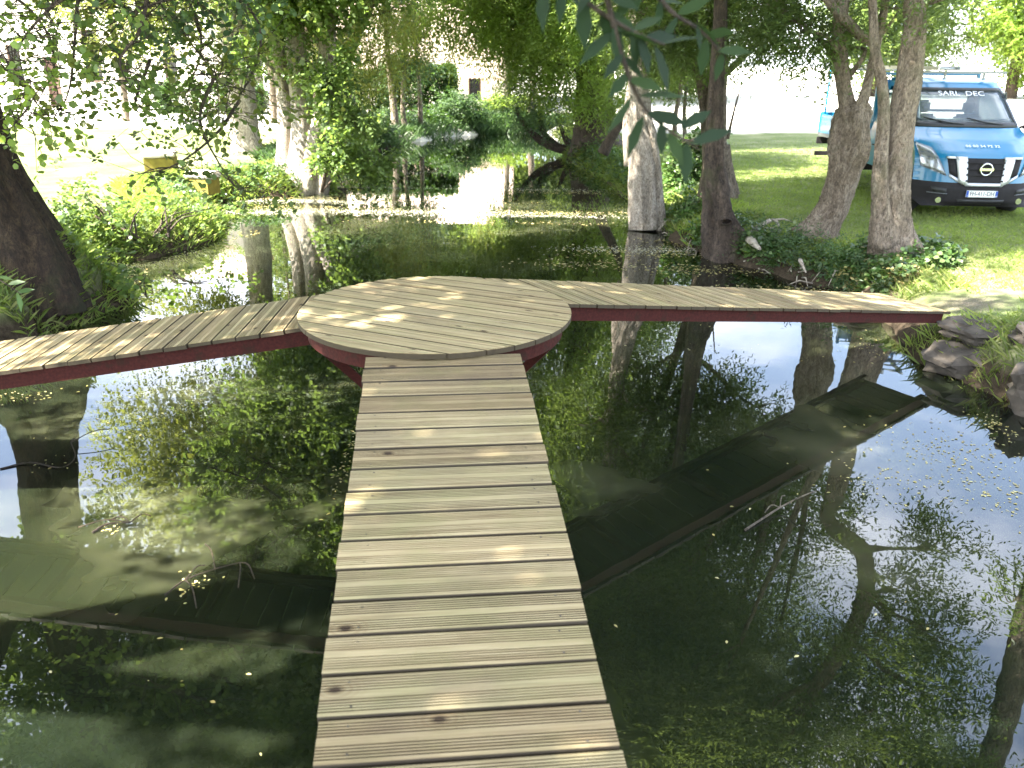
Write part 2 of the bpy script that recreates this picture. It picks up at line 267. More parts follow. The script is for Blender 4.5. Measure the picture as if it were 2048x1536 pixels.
# ---------------------------------------------------------------- foliage machinery
SH={'lance':(np.array([(0,0,0),(.4,-.5,.12),(1,0,-.05),(.4,.5,.12)]),4),
    'round':(np.array([(0,0,0),(.22,-.4,.05),(.68,-.5,.05),(1,0,-.1),(.68,.5,.05),(.22,.4,.05)]),6),
    'leafl':(np.array([(0,0,0),(.2,-.36,.08),(.55,-.5,.1),(1,0,-.12),(.55,.5,.1),(.2,.36,.08)]),6)}
def nrm(a): return a/np.maximum(np.linalg.norm(a,axis=-1,keepdims=True),1e-9)
def leafverts(P,A,Nn,Ls,asp,shape):
    T,k=SH[shape]; A=nrm(A); Nn=nrm(Nn-A*(Nn*A).sum(-1,keepdims=True)); B=np.cross(Nn,A)
    v=P[:,None]+Ls[:,None,None]*(A[:,None]*T[None,:,0:1]+B[:,None]*(T[None,:,1:2]*asp)+Nn[:,None]*(T[None,:,2:3]*asp))
    return v.reshape(-1,3),k
def sprays(C,Dr,SL,m,Lf,asp,shape,rs,droop=.25):
    """C base points, Dr directions, m leaves on each twig"""
    n=len(C); Dr=nrm(Dr); t=(np.arange(m)+rs.rand(n,m)*.8+.4)/m; side=np.cross(Dr,np.array([0,0,1.])+rs.randn(n,3)*.25); side=nrm(side)
    sg=np.where(np.arange(m)%2==0,1.,-1.)[None,:,None]; SLn=SL*(.6+.8*rs.rand(n))[:,None,None]
    P=C[:,None]+Dr[:,None]*SLn*t[:,:,None]; P[:,:,2]-=droop*SL*t**2
    A=Dr[:,None]*.55+side[:,None]*sg*.9+rs.randn(n,m,3)*.35; A[:,:,2]-=.25
    Nn=np.array([0,0,1.])+rs.randn(n,m,3)*.55
    Ls=Lf*(.65+.6*rs.rand(n,m))
    return leafverts(P.reshape(-1,3),A.reshape(-1,3),Nn.reshape(-1,3),Ls.reshape(-1),asp,shape)
def blobs2sprays(blobs,rs,hang=0.,clump=26):
    Cs,Ds=[],[]
    for (cx,cy_,cz,rx,ry,rz,n) in blobs:
        n=int(n); k=max(3,n//clump); r=rs.rand(k,1)**.45; u=nrm(rs.randn(k,3))*r; c=u*np.array([rx,ry,rz])
        idx=rs.randint(0,k,n); s=.2*min(rx,ry)+.06; p=c[idx]+rs.randn(n,3)*np.array([s,s,s*.6]); 
        Ds.append(nrm(p/np.array([rx,ry,rz]))*.8+rs.randn(n,3)*.45+np.array([0,0,-.1-hang])); Cs.append(p+np.array([cx,cy_,cz]))
    return np.vstack(Cs),np.vstack(Ds)
def crown(name,blobs,material,parent,seed,Lf=.075,asp=.5,shape='lance',m=9,SL=.34,hang=0.,droop=.25,clump=26,DEN=2.8):
    rs=np.random.RandomState(seed); C,Dd=blobs2sprays([(*b[:6],b[6]*DEN) for b in blobs],rs,hang,clump); keep=C[:,2]>.15; v,k=sprays(C[keep],Dd[keep],SL,m,Lf,asp,shape,rs,droop)
    return npmesh(name,v,k,M[material],parent)
def tree(name,loc,label,stems,blobs,bark,leaf,seed,cat='tree',group=None,auto=True,side=12,nz_=.14,ell=None,**kw):
    """stems: lists of (x,y,z,r) in world coordinates"""
    T=empty(name,loc,0,label,cat,group); off=Vector(loc); bm=bmesh.new()
    for i,s in enumerate(stems): limb(bm,[(a-off.x,b-off.y,c-off.z,r) for a,b,c,r in s],6,side,nz_,seed+i,ell=ell)
    rs=random.Random(seed)
    if auto:
        pts=[p for s in stems for p in spline(s,5)]
        for b in blobs:
            c=Vector(b[:3]); cand=[p for p in pts if p[2]<c.z+.2] or pts
            p=min(cand,key=lambda q:(Vector(q[:3])-c).length+max(0,(q[2]-c.z+1))*.7); p0=Vector(p[:3]); r0=min(p[3]*.55,.02+.035*(c-p0).length)
            mid=p0.lerp(c,.5)+Vector((rs.uniform(-.3,.3),rs.uniform(-.3,.3),rs.uniform(0,.4)))
            limb(bm,[(*(p0-off),r0),(*(mid-off),r0*.6),(*(c-off),r0*.3)],4,6,.1,seed)
            for q in range(5):
                e=c+Vector((rs.uniform(-.8,.8)*b[3],rs.uniform(-.8,.8)*b[4],rs.uniform(-.6,.7)*b[5])); limb(bm,[(*(mid.lerp(c,rs.random())-off),r0*.35),(*(c.lerp(e,.5)-off+Vector((0,0,.1))),r0*.25),(*(e-off),.006)],3,5,.1,seed)
    obj('trunk',bm,M[bark],T,True)
    if blobs: crown('crown',[(b[0]-off.x,b[1]-off.y,b[2]-off.z,*b[3:]) for b in blobs],leaf,T,seed,**kw)
    return T
def pst(rows,Y):
    """stem from photo pixels (x, y, half width) standing at depth Y (or per row depth)"""
    o=[]
    for r in rows:
        y=r[3] if len(r)>3 else Y; p=atY(r[0],r[1],y); o.append((p.x,p.y,p.z,r[2]*(p-Vector((0,0,H))).length/ray(r[0],r[1]).length))
    return o
# ---------------------------------------------------------------- the footbridge
C0=Vector((-.4487,4.6629,1.3817)); RD=.79; WID=.783
bridge=empty('footbridge',(C0.x,C0.y,0),0,'three armed timber footbridge on dark red beams meeting at a round platform','footbridge')
def board(bm,w,xa,xb,y,z,th,grooves,rs,clip=None):
    """one decking board along x with rounded edges and milled grooves; clip(y)->(xa,xb)"""
    h=w/2; prof=[(-h,-th),(-h,-.009),(-h+.003,-.003),(-h+.011,0)]
    gs=[]
    if grooves:
        for c in (-.25,.25):
            for k in range(5): gs.append((c+(k-2)*.068)*w)
    for g in gs: prof+=[(g-.003,0),(g-.002,-.005),(g+.0018,-.005),(g+.0028,0)]
    prof+=[(h-.011,0),(h-.003,-.003),(h,-.009),(h,-.0095),(h,-th)]
    tx=rs.uniform(-.0025,.0025); tz=rs.uniform(-.0015,.0015); sk=rs.uniform(-.002,.002); L_,R2=[],[]
    ja=rs.uniform(-.006,.006); jb=rs.uniform(-.006,.006)
    for (py,pz) in prof:
        a,b=(clip(y+py) if clip else (xa+ja,xb+jb))
        L_.append(bm.verts.new((a,y+py-sk,z+pz+tz-tx*.5))); R2.append(bm.verts.new((b,y+py+sk,z+pz+tz+tx*.5)))
    n=len(prof)
    for i in range(n):
        j=(i+1)%n; bm.faces.new((L_[i],R2[i],R2[j],L_[j]))
    bm.faces.new(L_); bm.faces.new(R2[::-1])
def screws(bm,x,y,z,rs):
    r=.0042; ctr=[bm.verts.new((x+r*math.cos(a),y+r*math.sin(a),z+.0006)) for a in [k*math.pi/3 for k in range(6)]]
    f=bm.faces.new(ctr); f.material_index=1
def deck(name,org,yaw,slope,t0,t1,seed,wid=WID,pitch=.15,gap=.0095,first=None,grooves=True,label=None):
    """walkway whose local y runs down the arm and local x across"""
    rs=random.Random(seed); bm=bmesh.new(); t=t0 if first is None else first
    while t<t1-.02:
        w=min(pitch-gap,t1-t); xa,xb=-wid/2,wid/2
        board(bm,w,xa,xb,t+w/2,0,.027,grooves,rs)
        for sx in (-1,1):
            for sy in (-.32,.32): screws(bm,sx*(wid/2-.085+rs.uniform(-.012,.012)),t+w/2+sy*w+rs.uniform(-.006,.006),0,rs)
        t+=pitch
    o=obj(name,bm,[M['deck'],M['screw']],bridge)
    o.matrix_local=Matrix.Translation(org-Vector((C0.x,C0.y,0)))@Matrix.Rotation(-yaw,4,'Z')@Matrix.Rotation(math.atan(slope),4,'X')
    return tag(o,label)
def beams(org,yaw,slope,t0,t1,depth,inset=.03,wid=WID,z0=-.03):
    Mx=Matrix.Translation(org-Vector((C0.x,C0.y,0)))@Matrix.Rotation(-yaw,4,'Z')@Matrix.Rotation(math.atan(slope),4,'X')
    for s in (-1,1):
        bm=bmesh.new(); x=s*(wid/2-inset); box(bm,*sorted((x,x-s*.008)),t0,t1,z0-depth,z0)
        for zz in (z0-.008,z0-depth): box(bm,*sorted((x-s*.0085,x-s*.055)),t0,t1,zz+.0005,zz+.0075)
        obj('beam',bm,M['steel'],bridge).matrix_local=Mx
    t=t0+.15
    while t<t1:
        bm=bmesh.new(); box(bm,-(wid/2-inset-.06),wid/2-inset-.06,t,t+.05,z0-depth*.8,z0-.012); obj('cross_bar',bm,M['steel'],bridge).matrix_local=Mx; t+=1.1
GO=Vector((.0661,0,H-1.8121)); GYAW,GSL=-.104,.1063
deck('gangway_deck',GO,GYAW,GSL,0,4.0,11,first=3.8747-.15*42,label='pale grooved boards of the long arm running towards the viewer')
beams(GO,GYAW,GSL,-2.4,3.86,.13,inset=.06)
RYAW,RSL=1.0034,-.1597; RO=C0+Vector((math.cos(RYAW)*-.5032,-math.sin(RYAW)*-.5032,-.03+.0538))
deck('side_deck',RO,RYAW,RSL,.56,5.76,12,label='boards of the arm leading to the right bank')
beams(RO,RYAW,RSL,.62,5.7,.095)
LYAW,LSL=-1.5981,-.1542; LO=C0+Vector((math.cos(LYAW)*.5278,-math.sin(LYAW)*.5278,-.031))
deck('side_deck',LO,LYAW,LSL,.5,5.1,13,label='boards of the arm leading to the left bank')
beams(LO,LYAW,LSL,.5,5.05,.095)
# round platform
rs=random.Random(5); bm=bmesh.new(); p_=.131; yb=-RD+.002
while yb<RD-.01:
    w_=min(p_-.0085,RD-yb-.001)
    def clip(y):
        q=math.sqrt(max(RD*RD-y*y,.0004)); return (-q,q)
    # round board ends follow the circle: split the board profile finely
    n=9; top=[];bot=[]
    ys=[yb+w_*k/n for k in range(n+1)]
    Lr=[clip(y)[0] for y in ys]; Rr=[clip(y)[1] for y in ys]
    gz_=[0.]*(n+1); gz_[0]=gz_[-1]=-.003
    a=[bm.verts.new((x,y,z)) for x,y,z in zip(Lr,ys,gz_)]; b=[bm.verts.new((x,y,z)) for x,y,z in zip(Rr,ys,gz_)]
    a2=[bm.verts.new((x,y,-.03)) for x,y in zip(Lr,ys)]; b2_=[bm.verts.new((x,y,-.03)) for x,y in zip(Rr,ys)]
    for k in range(n):
        bm.faces.new((a[k],b[k],b[k+1],a[k+1])); bm.faces.new((a2[k+1],b2_[k+1],b2_[k],a2[k])); bm.faces.new((a[k+1],a2[k+1],a2[k],a[k])); bm.faces.new((b[k],b2_[k],b2_[k+1],b[k+1]))
    bm.faces.new((a[0],a2[0],b2_[0],b[0])); bm.faces.new((a[n],b[n],b2_[n],a2[n]))
    # milled grooves as thin recessed lines are cut by narrow ridges
    for c in (-.3,-.22,-.14,.14,.22,.3):
        y=yb+w_*(.5+c); q=math.sqrt(max(RD*RD-y*y,0))-.002
        if q>.05:
            r_=[bm.verts.new(p) for p in ((-q,y-.006,.0002),(q,y-.006,.0002),(q,y-.0035,.0022),(-q,y-.0035,.0022))]; r3=[bm.verts.new(p) for p in ((q,y+.0035,.0022),(-q,y+.0035,.0022),(q,y+.006,.0002),(-q,y+.006,.0002))]
            bm.faces.new(r_); bm.faces.new((r_[3],r_[2],r3[0],r3[1])); bm.faces.new((r3[1],r3[0],r3[2],r3[3]))
    for sx in (-1,1):
        for k in (.22,.78):
            y=yb+w_*k; q=math.sqrt(max(RD*RD-y*y,0))-.07
            if q>.1: screws(bm,sx*q,y,.001,rs)
    yb+=p_
bm.normal_update()
o=obj('platform_deck',bm,[M['deck'],M['screw']],bridge); o.location=(0,0,C0.z); o.rotation_euler=(0,0,R_(-24))
tag(o,'round board platform in the middle')
bm=bmesh.new(); n=64
for r,z0,z1,th in ((.74,-.125,-.031,.008),):
    vs2=[[bm.verts.new((rr*math.cos(6.28318*k/n),rr*math.sin(6.28318*k/n),z)) for k in range(n)] for rr,z in ((r,z1),(r,z0),(r-th,z0),(r-th,z1))]
    for i in range(4):
        for k in range(n): bm.faces.new((vs2[i][k],vs2[(i+1)%4][k],vs2[(i+1)%4][(k+1)%n],vs2[i][(k+1)%n]))
bmesh.ops.recalc_face_normals(bm,faces=bm.faces[:])
o=obj('ring_beam',bm,M['steel'],bridge); o.location=(0,0,C0.z)
bm=bmesh.new(); tube(bm,[(0,0,-.85),(0,0,C0.z-.17)],[.06,.06],16); obj('post',bm,M['steel'],bridge,True)
for a in (-25,82,202):
    bm=bmesh.new(); ca,sa=math.cos(R_(a)),math.sin(R_(a)); P0=Vector((.05*ca,.05*sa,C0.z-.85)); P1=Vector((.715*ca,.715*sa,C0.z-.115))
    dd=P1-P0; Mx=Matrix.Translation(P0)@dd.to_track_quat('Y','Z').to_matrix().to_4x4(); box(bm,-.025,.025,0,dd.length,-.025,.025,Mx); obj('brace',bm,M['steel'],bridge)
for a in (20,80,140):
    bm=bmesh.new(); box(bm,-.72,.72,-.02,.02,-.09,-.034,Matrix.Rotation(R_(a),4,'Z')); obj('cross_bar',bm,M['steel'],bridge).location=(0,0,C0.z+.0005*a/20)
# ---------------------------------------------------------------- trees, left side
B=lambda *a:a
def blob_at(px,py,Y,rx,ry,rz,n): p=atY(px,py,Y); return (p.x,p.y,p.z,rx,ry,rz,n*.48)
# big leaning trunk at the left edge
T1=tree('bankside_tree',(-5.4,8.9,.1),'huge dark brown trunk with flared foot at the left edge of the photo',
 [[(-5.3,8.8,.1,.62),(-5.36,8.85,.75,.48),(-5.54,8.9,1.5,.34),(-5.66,8.9,2.3,.3),(-5.75,8.9,3.6,.28),(-5.7,8.9,5.4,.24),(-5.3,8.7,8,.15)],
  [(-5.68,8.9,2.6,.2),(-6.4,8.4,4,.17),(-7,7.8,6,.1)],[(-4.85,8.55,.15,.16),(-5.0,8.7,.5,.18),(-5.3,8.8,1.1,.18)],[(-5.6,8.2,.3,.22),(-5.6,8.5,.7,.25),(-5.5,8.8,1.4,.2)]],
 [B(-4.5,8.5,6.8,2.2,2,1.6,1500),B(-6.8,8,7,2.2,2.2,1.8,800),B(-4.4,9.4,9.2,2.4,2.2,1.8,1500),B(-2.4,9.2,7.4,1.7,1.8,1.5,1100),B(-5.8,6.5,8.8,2.4,2.2,1.6,800),B(-2.6,10.5,10,2,2,1.6,1000),B(-1.2,9.5,9.0,1.5,1.5,1.2,700),B(-3.6,8.8,5.0,1.1,1.2,.8,520),B(-2.4,9.6,5.8,1.3,1.3,.9,620),B(-4.2,10.4,5.4,1.3,1.3,.9,520),B(-1.4,10.8,7.4,1.5,1.5,1.1,650),B(-4.1,10.7,7.6,1.5,1.4,1.2,600),B(-6.3,10,4.6,1.2,1.2,.8,330),B(-8.4,7.7,4.6,1.3,1.3,1.2,420)],  # last clump is added out of view to keep sun off the trunk
 'bark_red','leaf_alder',1,side=30,Lf=.085,asp=.8,shape='round',m=9,SL=.4)
# hanging low boughs of that tree, each a bough with twigs and round leaves
def bough(parent,off,rows,n,seed,leaf='leaf_alder',Lf=.062,spread=.22,m=7,SL=.26,asp=.85,shape='round',r0=.02,name='bough',droop=.2,twigs=True):
    """rows: photo pixels (x, y, depth) from base to tip"""
    P=[atY(a,b,c) for a,b,c in rows]; S=spline([(p.x,p.y,p.z,r0*(1-.85*i/(len(P)-1))) for i,p in enumerate(P)],8); bm=bmesh.new(); rs=np.random.RandomState(seed)
    tube(bm,[Vector(q[:3])-Vector(off) for q in S],np.maximum(S[:,3],.003),5)
    idx=rs.randint(0,len(S),n); C=S[idx,:3]+rs.randn(n,3)*np.array([spread,spread,spread*.7]); Dd=rs.randn(n,3)*.7+nrm(C-S[idx,:3])*.8+np.array([0,0,-.3])
    if twigs:
        for i in range(min(n,70)):
            a=Vector(S[idx[i],:3])-Vector(off); b=Vector(C[i])-Vector(off); tube(bm,[a,a.lerp(b,.6)+Vector((0,0,.02)),b+Vector(nrm(Dd[i]))*SL*.8],[.005,.004,.002],4)
    o=obj(name,bm,M['bark_brown'],parent,True)
    v,k=sprays(C-np.array(off),Dd,SL,m,Lf,asp,shape,rs,droop); npmesh('foliage',v,k,M[leaf],o)
    return o
o1=(-5.4,8.9,.1)
bough(T1,o1,[(-60,-60,8.2),(60,20,8.1),(110,120,8),(60,230,7.9)],70,21,spread=.3)
bough(T1,o1,[(160,-60,7.6),(148,100,7.5),(135,190,7.4),(100,245,7.3)],34,22,leaf='leaf_olive',spread=.18,r0=.016)
bough(T1,o1,[(-80,60,7.2),(20,130,7.1),(60,200,7),(20,260,6.9)],50,23,leaf='leaf_bright',spread=.22)
bough(T1,o1,[(250,-80,8.6),(330,20,8.5),(400,110,8.4),(460,180,8.3)],95,24,leaf='leaf_olive',spread=.34)
bough(T1,o1,[(330,-80,9.2),(400,60,9.2),(380,160,9.1),(300,200,9)],85,25,spread=.34)
bough(T1,o1,[(420,-80,10),(520,60,9.9),(480,190,9.8),(400,240,9.7)],60,26,leaf='leaf_olive',spread=.36)
bough(T1,o1,[(300,-40,7.2),(280,60,7.1),(240,120,7),(260,175,7)],26,27,spread=.18)
bough(T1,o1,[(430,150,8.8),(400,240,8.6),(440,330,8.4),(480,385,8.3)],30,28,spread=.15,SL=.2)
bough(T1,o1,[(300,120,8.4),(270,210,8.2),(300,235,8.1)],16,29,spread=.16,SL=.2)
bough(T1,o1,[(480,200,9),(430,270,8.8),(350,330,8.6),(270,350,8.5)],26,30,spread=.17,SL=.2)
bough(T1,o1,[(200,-60,6.6),(120,0,6.5),(60,60,6.4),(10,140,6.4)],40,31,leaf='leaf_alder',spread=.25)
bough(T1,o1,[(520,-90,8),(420,-20,7.8),(300,10,7.6),(200,60,7.5)],90,32,leaf='leaf_blue',spread=.24)
# sucker shoots with round leaves on the grass spit
def shrub(name,label,cat,loc,blobs,leaf,seed,group=None,stems=6,**kw):
    T=empty(name,loc,0,label,cat,group); bm=bmesh.new(); rs=random.Random(seed)
    for b in blobs:
        for k in range(stems):
            e=Vector((b[0]+rs.uniform(-.7,.7)*b[3],b[1]+rs.uniform(-.7,.7)*b[4],b[2]+rs.uniform(-.3,.8)*b[5]))-Vector(loc); s=Vector((rs.uniform(-.2,.2)*b[3],rs.uniform(-.2,.2)*b[4],-.1))+Vector((b[0]-loc[0],b[1]-loc[1],0))*.5
            limb(bm,[(*s,.018),(*(s.lerp(e,.5)+Vector((0,0,.1))),.012),(*e,.004)],4,5,.1,seed+k)
    obj('stem',bm,M['bark_brown'],T,True); crown('foliage',[(b[0]-loc[0],b[1]-loc[1],b[2]-loc[2],*b[3:]) for b in blobs],leaf,T,seed,**kw); return T
shrub('alder_shrub','low round leaved shrub spreading over the grassy spit beside the big dark trunk','shrub',(-5.4,11.9,.35),
 [B(-5.7,11.9,.6,.9,.6,.2,34),B(-5.1,12.7,.55,.7,.6,.18,26),B(-6.3,12.2,.7,.7,.6,.3,26)],'leaf_alder',41,Lf=.07,asp=.85,shape='round',m=7,SL=.25)
shrub('bank_weeds','leafy weeds round the foot of the big dark trunk','shrub',(-4.95,9.5,.15),[B(-5.0,9.6,.5,.5,.4,.22,22),B(-5.7,9.4,.5,.8,.5,.22,22),B(-6.2,8.4,.5,.5,.5,.25,14)],'leaf_alder',42,Lf=.07,asp=.7,shape='round',m=6,SL=.22)
G1='trees on the left bank'
T2=tree('lawn_tree',(-7,22.4,.3),'straight pale trunk on the left lawn, sunlit at its foot, behind the ivy clad stems',
 [[(-6.95,22.4,.25,.5),(-7,22.4,.9,.37),(-7.0,22.4,2.6,.33),(-7.1,22.4,5,.3),(-7.1,22.3,9,.2),(-7,22,13,.08)]],
 [B(-7,22.2,10,3.6,3,2.6,1900),B(-5.2,21,7.4,2.6,2.2,1.8,1200),B(-9,21.5,8,2.5,2.2,2,1000),B(-6.4,22,12.6,2.8,2.6,2,1100),B(-5,21.8,5.2,2.0,1.4,1.2,500),B(-7.8,21.6,4.2,1.3,1.3,.7,150)],
 'bark_pale','leaf_olive',2,'tree',G1,Lf=.11,asp=.6,shape='lance',m=9,SL=.5)
T3=tree('multi_stem_tree',(-4.4,18.5,.05),'cluster of grey ivy clad stems rising from the water edge left of centre',
 [pst([(600,392,48),(603,340,30),(606,250,24),(596,150,22),(590,40,18),(585,-200,15),(560,-700,8)],18.5),
  pst([(612,385,34),(628,300,22),(648,220,20),(655,120,18),(660,-50,14),(680,-400,8)],18.4),
  pst([(578,385,34),(570,320,18),(572,230,15),(560,130,13),(545,-40,10),(500,-400,6)],18.7),
  pst([(640,392,16),(660,300,10),(700,225,8),(705,190,6)],18.3)],
 [blob_at(600,60,18.3,.9,.8,.9,420),blob_at(680,190,17.6,.45,.5,.5,140),blob_at(690,290,17.8,.5,.5,.5,150),blob_at(520,120,18,.45,.5,.5,90),B(-4.4,18.4,6,2.4,2,1.8,1300),B(-4,18,9,2.6,2.2,2,1500),B(-2.8,17.4,7,1.8,1.6,1.4,900),B(-4.4,17.8,4.3,1.8,1.4,.8,800),B(-2.6,18,5,1.5,1.4,1,700),B(-6,18,6.8,1.6,1.5,1.2,700),B(-3,18,11,2.2,2,1.6,1000)],
 'bark_pale','leaf_alder',3,'tree',G1,Lf=.085,asp=.75,shape='round',m=8,SL=.36)
T3b=tree('ivy_foliage_tree',(-3.9,17.6,.1),'light green leafy bush catching the sun on the grey stems at the water edge',
 [[(-4.1,17.9,.1,.04),(-3.7,17.5,1.4,.03),(-3.5,17.3,2.6,.015)]],
 [blob_at(665,180,17,.32,.35,.3,130),blob_at(705,240,17,.3,.3,.28,80),blob_at(660,120,17.1,.3,.3,.3,60),blob_at(695,330,17.6,.4,.4,.3,90),blob_at(735,330,18,.45,.4,.22,60)],'bark_brown','leaf_alder',33,'tree',None,Lf=.085,asp=.8,shape='round',m=7,SL=.28)
T4=tree('willow_tree',(-5.6,27.5,.3),'old dark willow with forked trunk and drooping brownish foliage, left of the pond end',
 [pst([(640,300,40),(640,200,38),(632,100,38),(622,0,36),(610,-200,30),(560,-600,16)],27.5),
  pst([(640,230,34),(665,160,24),(700,80,20),(735,0,17),(790,-150,12),(860,-400,7)],27.2)],
 [blob_at(680,60,26.5,1.5,1.1,1.0,420),blob_at(740,120,26.5,1.0,.9,.9,240),blob_at(790,20,27,1.6,1.2,1.1,420),B(-5,27,7,3.4,2.6,2,1200),B(-7,26.5,9.5,3.5,3,2.6,1300),B(-3.2,27,9.5,3,2.6,2.4,1200),B(-5,27,13,3.2,3,2.4,1100)],
 'bark_brown','leaf_olive',4,'tree',G1,Lf=.13,asp=.22,shape='lance',m=10,SL=.7,hang=1.6,droop=.6)
# slim trunks by the hedge at the pond end
for i,(rows,Y,lab) in enumerate(([[(790,262,9),(788,215,7),(780,150,6),(772,60,5),(765,-60,4)],31,'slim pale trunk leaning slightly, nearest the dark recess in the hedge'],[[(812,262,7),(806,220,5),(808,140,4),(815,40,3.5)],31.5,'thin bent stem just right of the slim pale trunk'],[[(842,250,5),(838,160,4),(830,80,3.5),(828,-20,3)],32,'thin dark stem in front of the ivy hedge'])):
    s=pst(rows,Y); tree('slim_tree',(s[0][0],s[0][1],s[0][2]-.05),lab,[s],[(s[-1][0],s[-1][1],s[-1][2]+.3,1.1,.9,.9,260),(s[-2][0]+.2,s[-2][1]-.3,s[-2][2],.8,.6,.7,160)],'bark_grey','leaf_blue' if i else 'leaf_alder',50+i,'tree','slim trees at the pond end',Lf=.11,asp=.4,shape='lance',m=8,SL=.45,side=8)
# ---------------------------------------------------------------- trees, centre and right
G2='trees on the right bank'
tree('bush_willow',(2.05,27.2,0),'dark stems forking low over the water under a round grey green crown',
 [pst([(1150,302,11),(1118,297,9),(1085,282,8),(1060,262,6),(1040,235,4.5),(1032,215,3)],26.5),pst([(1120,297,8),(1090,270,6),(1080,240,5),(1082,215,3)],26.6),pst([(1150,300,10),(1132,280,6),(1125,262,4),(1120,250,3)],26.4)],
 [blob_at(1060,205,26.3,.85,.8,.75,420),blob_at(1100,225,26.2,.6,.6,.55,220),blob_at(1030,190,26.6,.6,.6,.5,180),blob_at(1120,180,26.6,.7,.6,.6,200)],
 'bark_brown','leaf_blue',60,'tree',None,Lf=.09,asp=.3,m=9,SL=.4,auto=False)
tree('old_willow',(3.0,25.2,.25),'massive dark old willow trunk hung with bright green foliage behind the water, right of centre',
 [pst([(1195,300,62),(1190,265,44),(1188,200,38),(1190,120,36),(1195,20,34),(1190,-200,26),(1170,-600,14)],25.2),pst([(1185,190,26),(1160,110,20),(1120,30,15),(1060,-60,10),(1000,-160,6)],25),pst([(1195,150,22),(1230,60,16),(1270,-60,12)],25.2)],
 [blob_at(1150,60,24,1.4,1,1,560),blob_at(1040,50,25,1.5,1.2,1.1,600),blob_at(960,30,26,1.4,1,1.,480),blob_at(1090,130,24.4,1.0,.8,.7,300),blob_at(1190,190,23.8,.7,.5,.6,190),blob_at(1230,110,23.6,1.0,.8,.9,330),blob_at(900,20,27,1.3,1,.8,360),B(0.2,25.3,5,2,1.6,1.2,800),B(3.4,25,4.8,1.8,1.5,1.1,600),B(1.8,25,7,3.4,2.8,2,1500),B(3.4,24.6,10,3.4,3,2.4,1500),B(0,25.5,9.4,3,2.6,2.2,1300),B(1.6,25,13,3.2,3,2.4,1200)],
 'bark_brown','leaf_bright',61,'tree',G2,Lf=.13,asp=.3,shape='lance',m=10,SL=.6,hang=.9,droop=.5)
s=pst([(1205,308,12),(1222,275,10),(1240,245,9),(1256,215,7),(1262,185,5)],20); tree('leaning_stem_tree',(s[0][0],s[0][1],.2),'thin dark mossy stem leaning right beside the white trunk',[s],[(s[-1][0],s[-1][1],s[-1][2]+.7,.8,.6,.7,200)],'bark_brown','leaf_bright',62,Lf=.1,asp=.3,m=8,SL=.4,side=8)
wt=pst([(1290,455,34),(1290,420,30),(1288,340,28),(1284,280,25),(1278,220,21),(1275,150,19),(1276,60,18),(1280,-100,17),(1290,-500,13),(1300,-1000,7)],14.6)
tree('white_trunk_tree',(wt[0][0],wt[0][1],-.05),'bright sunlit whitish trunk standing in the water edge right of centre',
 [wt,pst([(1322,462,10),(1318,400,9),(1312,330,10),(1305,270,9),(1290,225,9)],14.5),pst([(1268,330,20,14.9),(1262,250,17,14.9),(1268,170,13,14.8)],14.9)],
 [B(2.0,15,5.5,1.5,1.3,.9,600),B(3.0,14.4,5.0,1.6,1.4,1.0,650),B(0.2,14.4,7.4,1.6,1.5,1.2,700),B(2.4,14.4,7.2,2.2,2,1.5,1100),B(1.2,14.2,9.2,2.1,2,1.6,1200),B(3.2,14.8,9.5,2.2,2,1.7,1100),B(2.0,14.6,11.5,2.2,2,1.6,900),blob_at(1330,60,14.2,.8,.7,.55,260),blob_at(1240,20,14.4,.8,.7,.5,200)],
 'bark_pale','leaf_ash',63,'tree',G2,side=22,Lf=.09,asp=.34,m=9,SL=.36)
pr=pst([(1432,400,40),(1430,350,27),(1432,280,22),(1434,200,19),(1436,130,18),(1440,0,17),(1436,-300,13),(1420,-800,8)],15)
tree('twin_trunk_tree',(pr[0][0],pr[0][1],.3),'grey twin trunk with sunlit left edge standing on the lawn behind the dark mossy trunk',
 [pr,pst([(1420,330,14),(1412,250,11),(1405,170,11),(1395,100,10),(1370,-60,8),(1330,-300,5)],15.2),pst([(1462,392,18),(1452,340,14),(1448,290,10)],15)],
 [blob_at(1400,50,14.6,1.0,.8,.5,420),blob_at(1480,60,14.8,.9,.8,.5,360),blob_at(1560,40,15.,.9,.8,.5,320),B(4.6,14.8,4.9,1.6,1.4,.9,620),B(4,15,7,2.3,2,1.5,600),B(3,15,9.6,2.2,2,1.6,650),B(5.2,15.4,9,2.2,2,1.6,420),blob_at(1330,110,15.4,.6,.6,.4,140)],
 'bark_grey','leaf_ash',64,'tree',G2,side=20,Lf=.09,asp=.34,m=9,SL=.36)
# dark burly pollard stub with a hollow
by=12.4; b0=at(1445,515,0); s=pst([(1452,520,52),(1448,490,44),(1440,455,36),(1434,410,27),(1430,375,24),(1427,340,20),(1428,300,17),(1431,220,15),(1435,130,14),(1440,0,12),(1440,-250,8),(1430,-500,3)],b0.y)
Tb=tree('mossy_tree',(s[0][0],s[0][1],-.05),'dark mossy trunk with a knot hole at the water edge before the twin trunk',[s,pst([(1470,520,34),(1478,490,22),(1460,455,14)],b0.y-.15)],[B(3.0,12.6,5.2,.7,.6,.4,120)], 'bark_brown','leaf_ash',65,'tree',None,auto=False,side=24,nz_=.2)
hp=atY(1452,443,b0.y-.33); bm=bmesh.new()
n=12; ri=[[bm.verts.new((.075*k2*math.cos(6.283*i/n),dy,.045*k2*math.sin(6.283*i/n))) for i in range(n)] for k2,dy in ((1.25,.02),(1.3,-.03),(1.0,-.05),(.8,-.02),(.6,.1))]
for a,b in zip(ri[:-1],ri[1:]):
    for i in range(n): bm.faces.new((a[i],b[i],b[(i+1)%n],a[(i+1)%n]))
f=bm.faces.new(ri[-1]); f.material_index=1
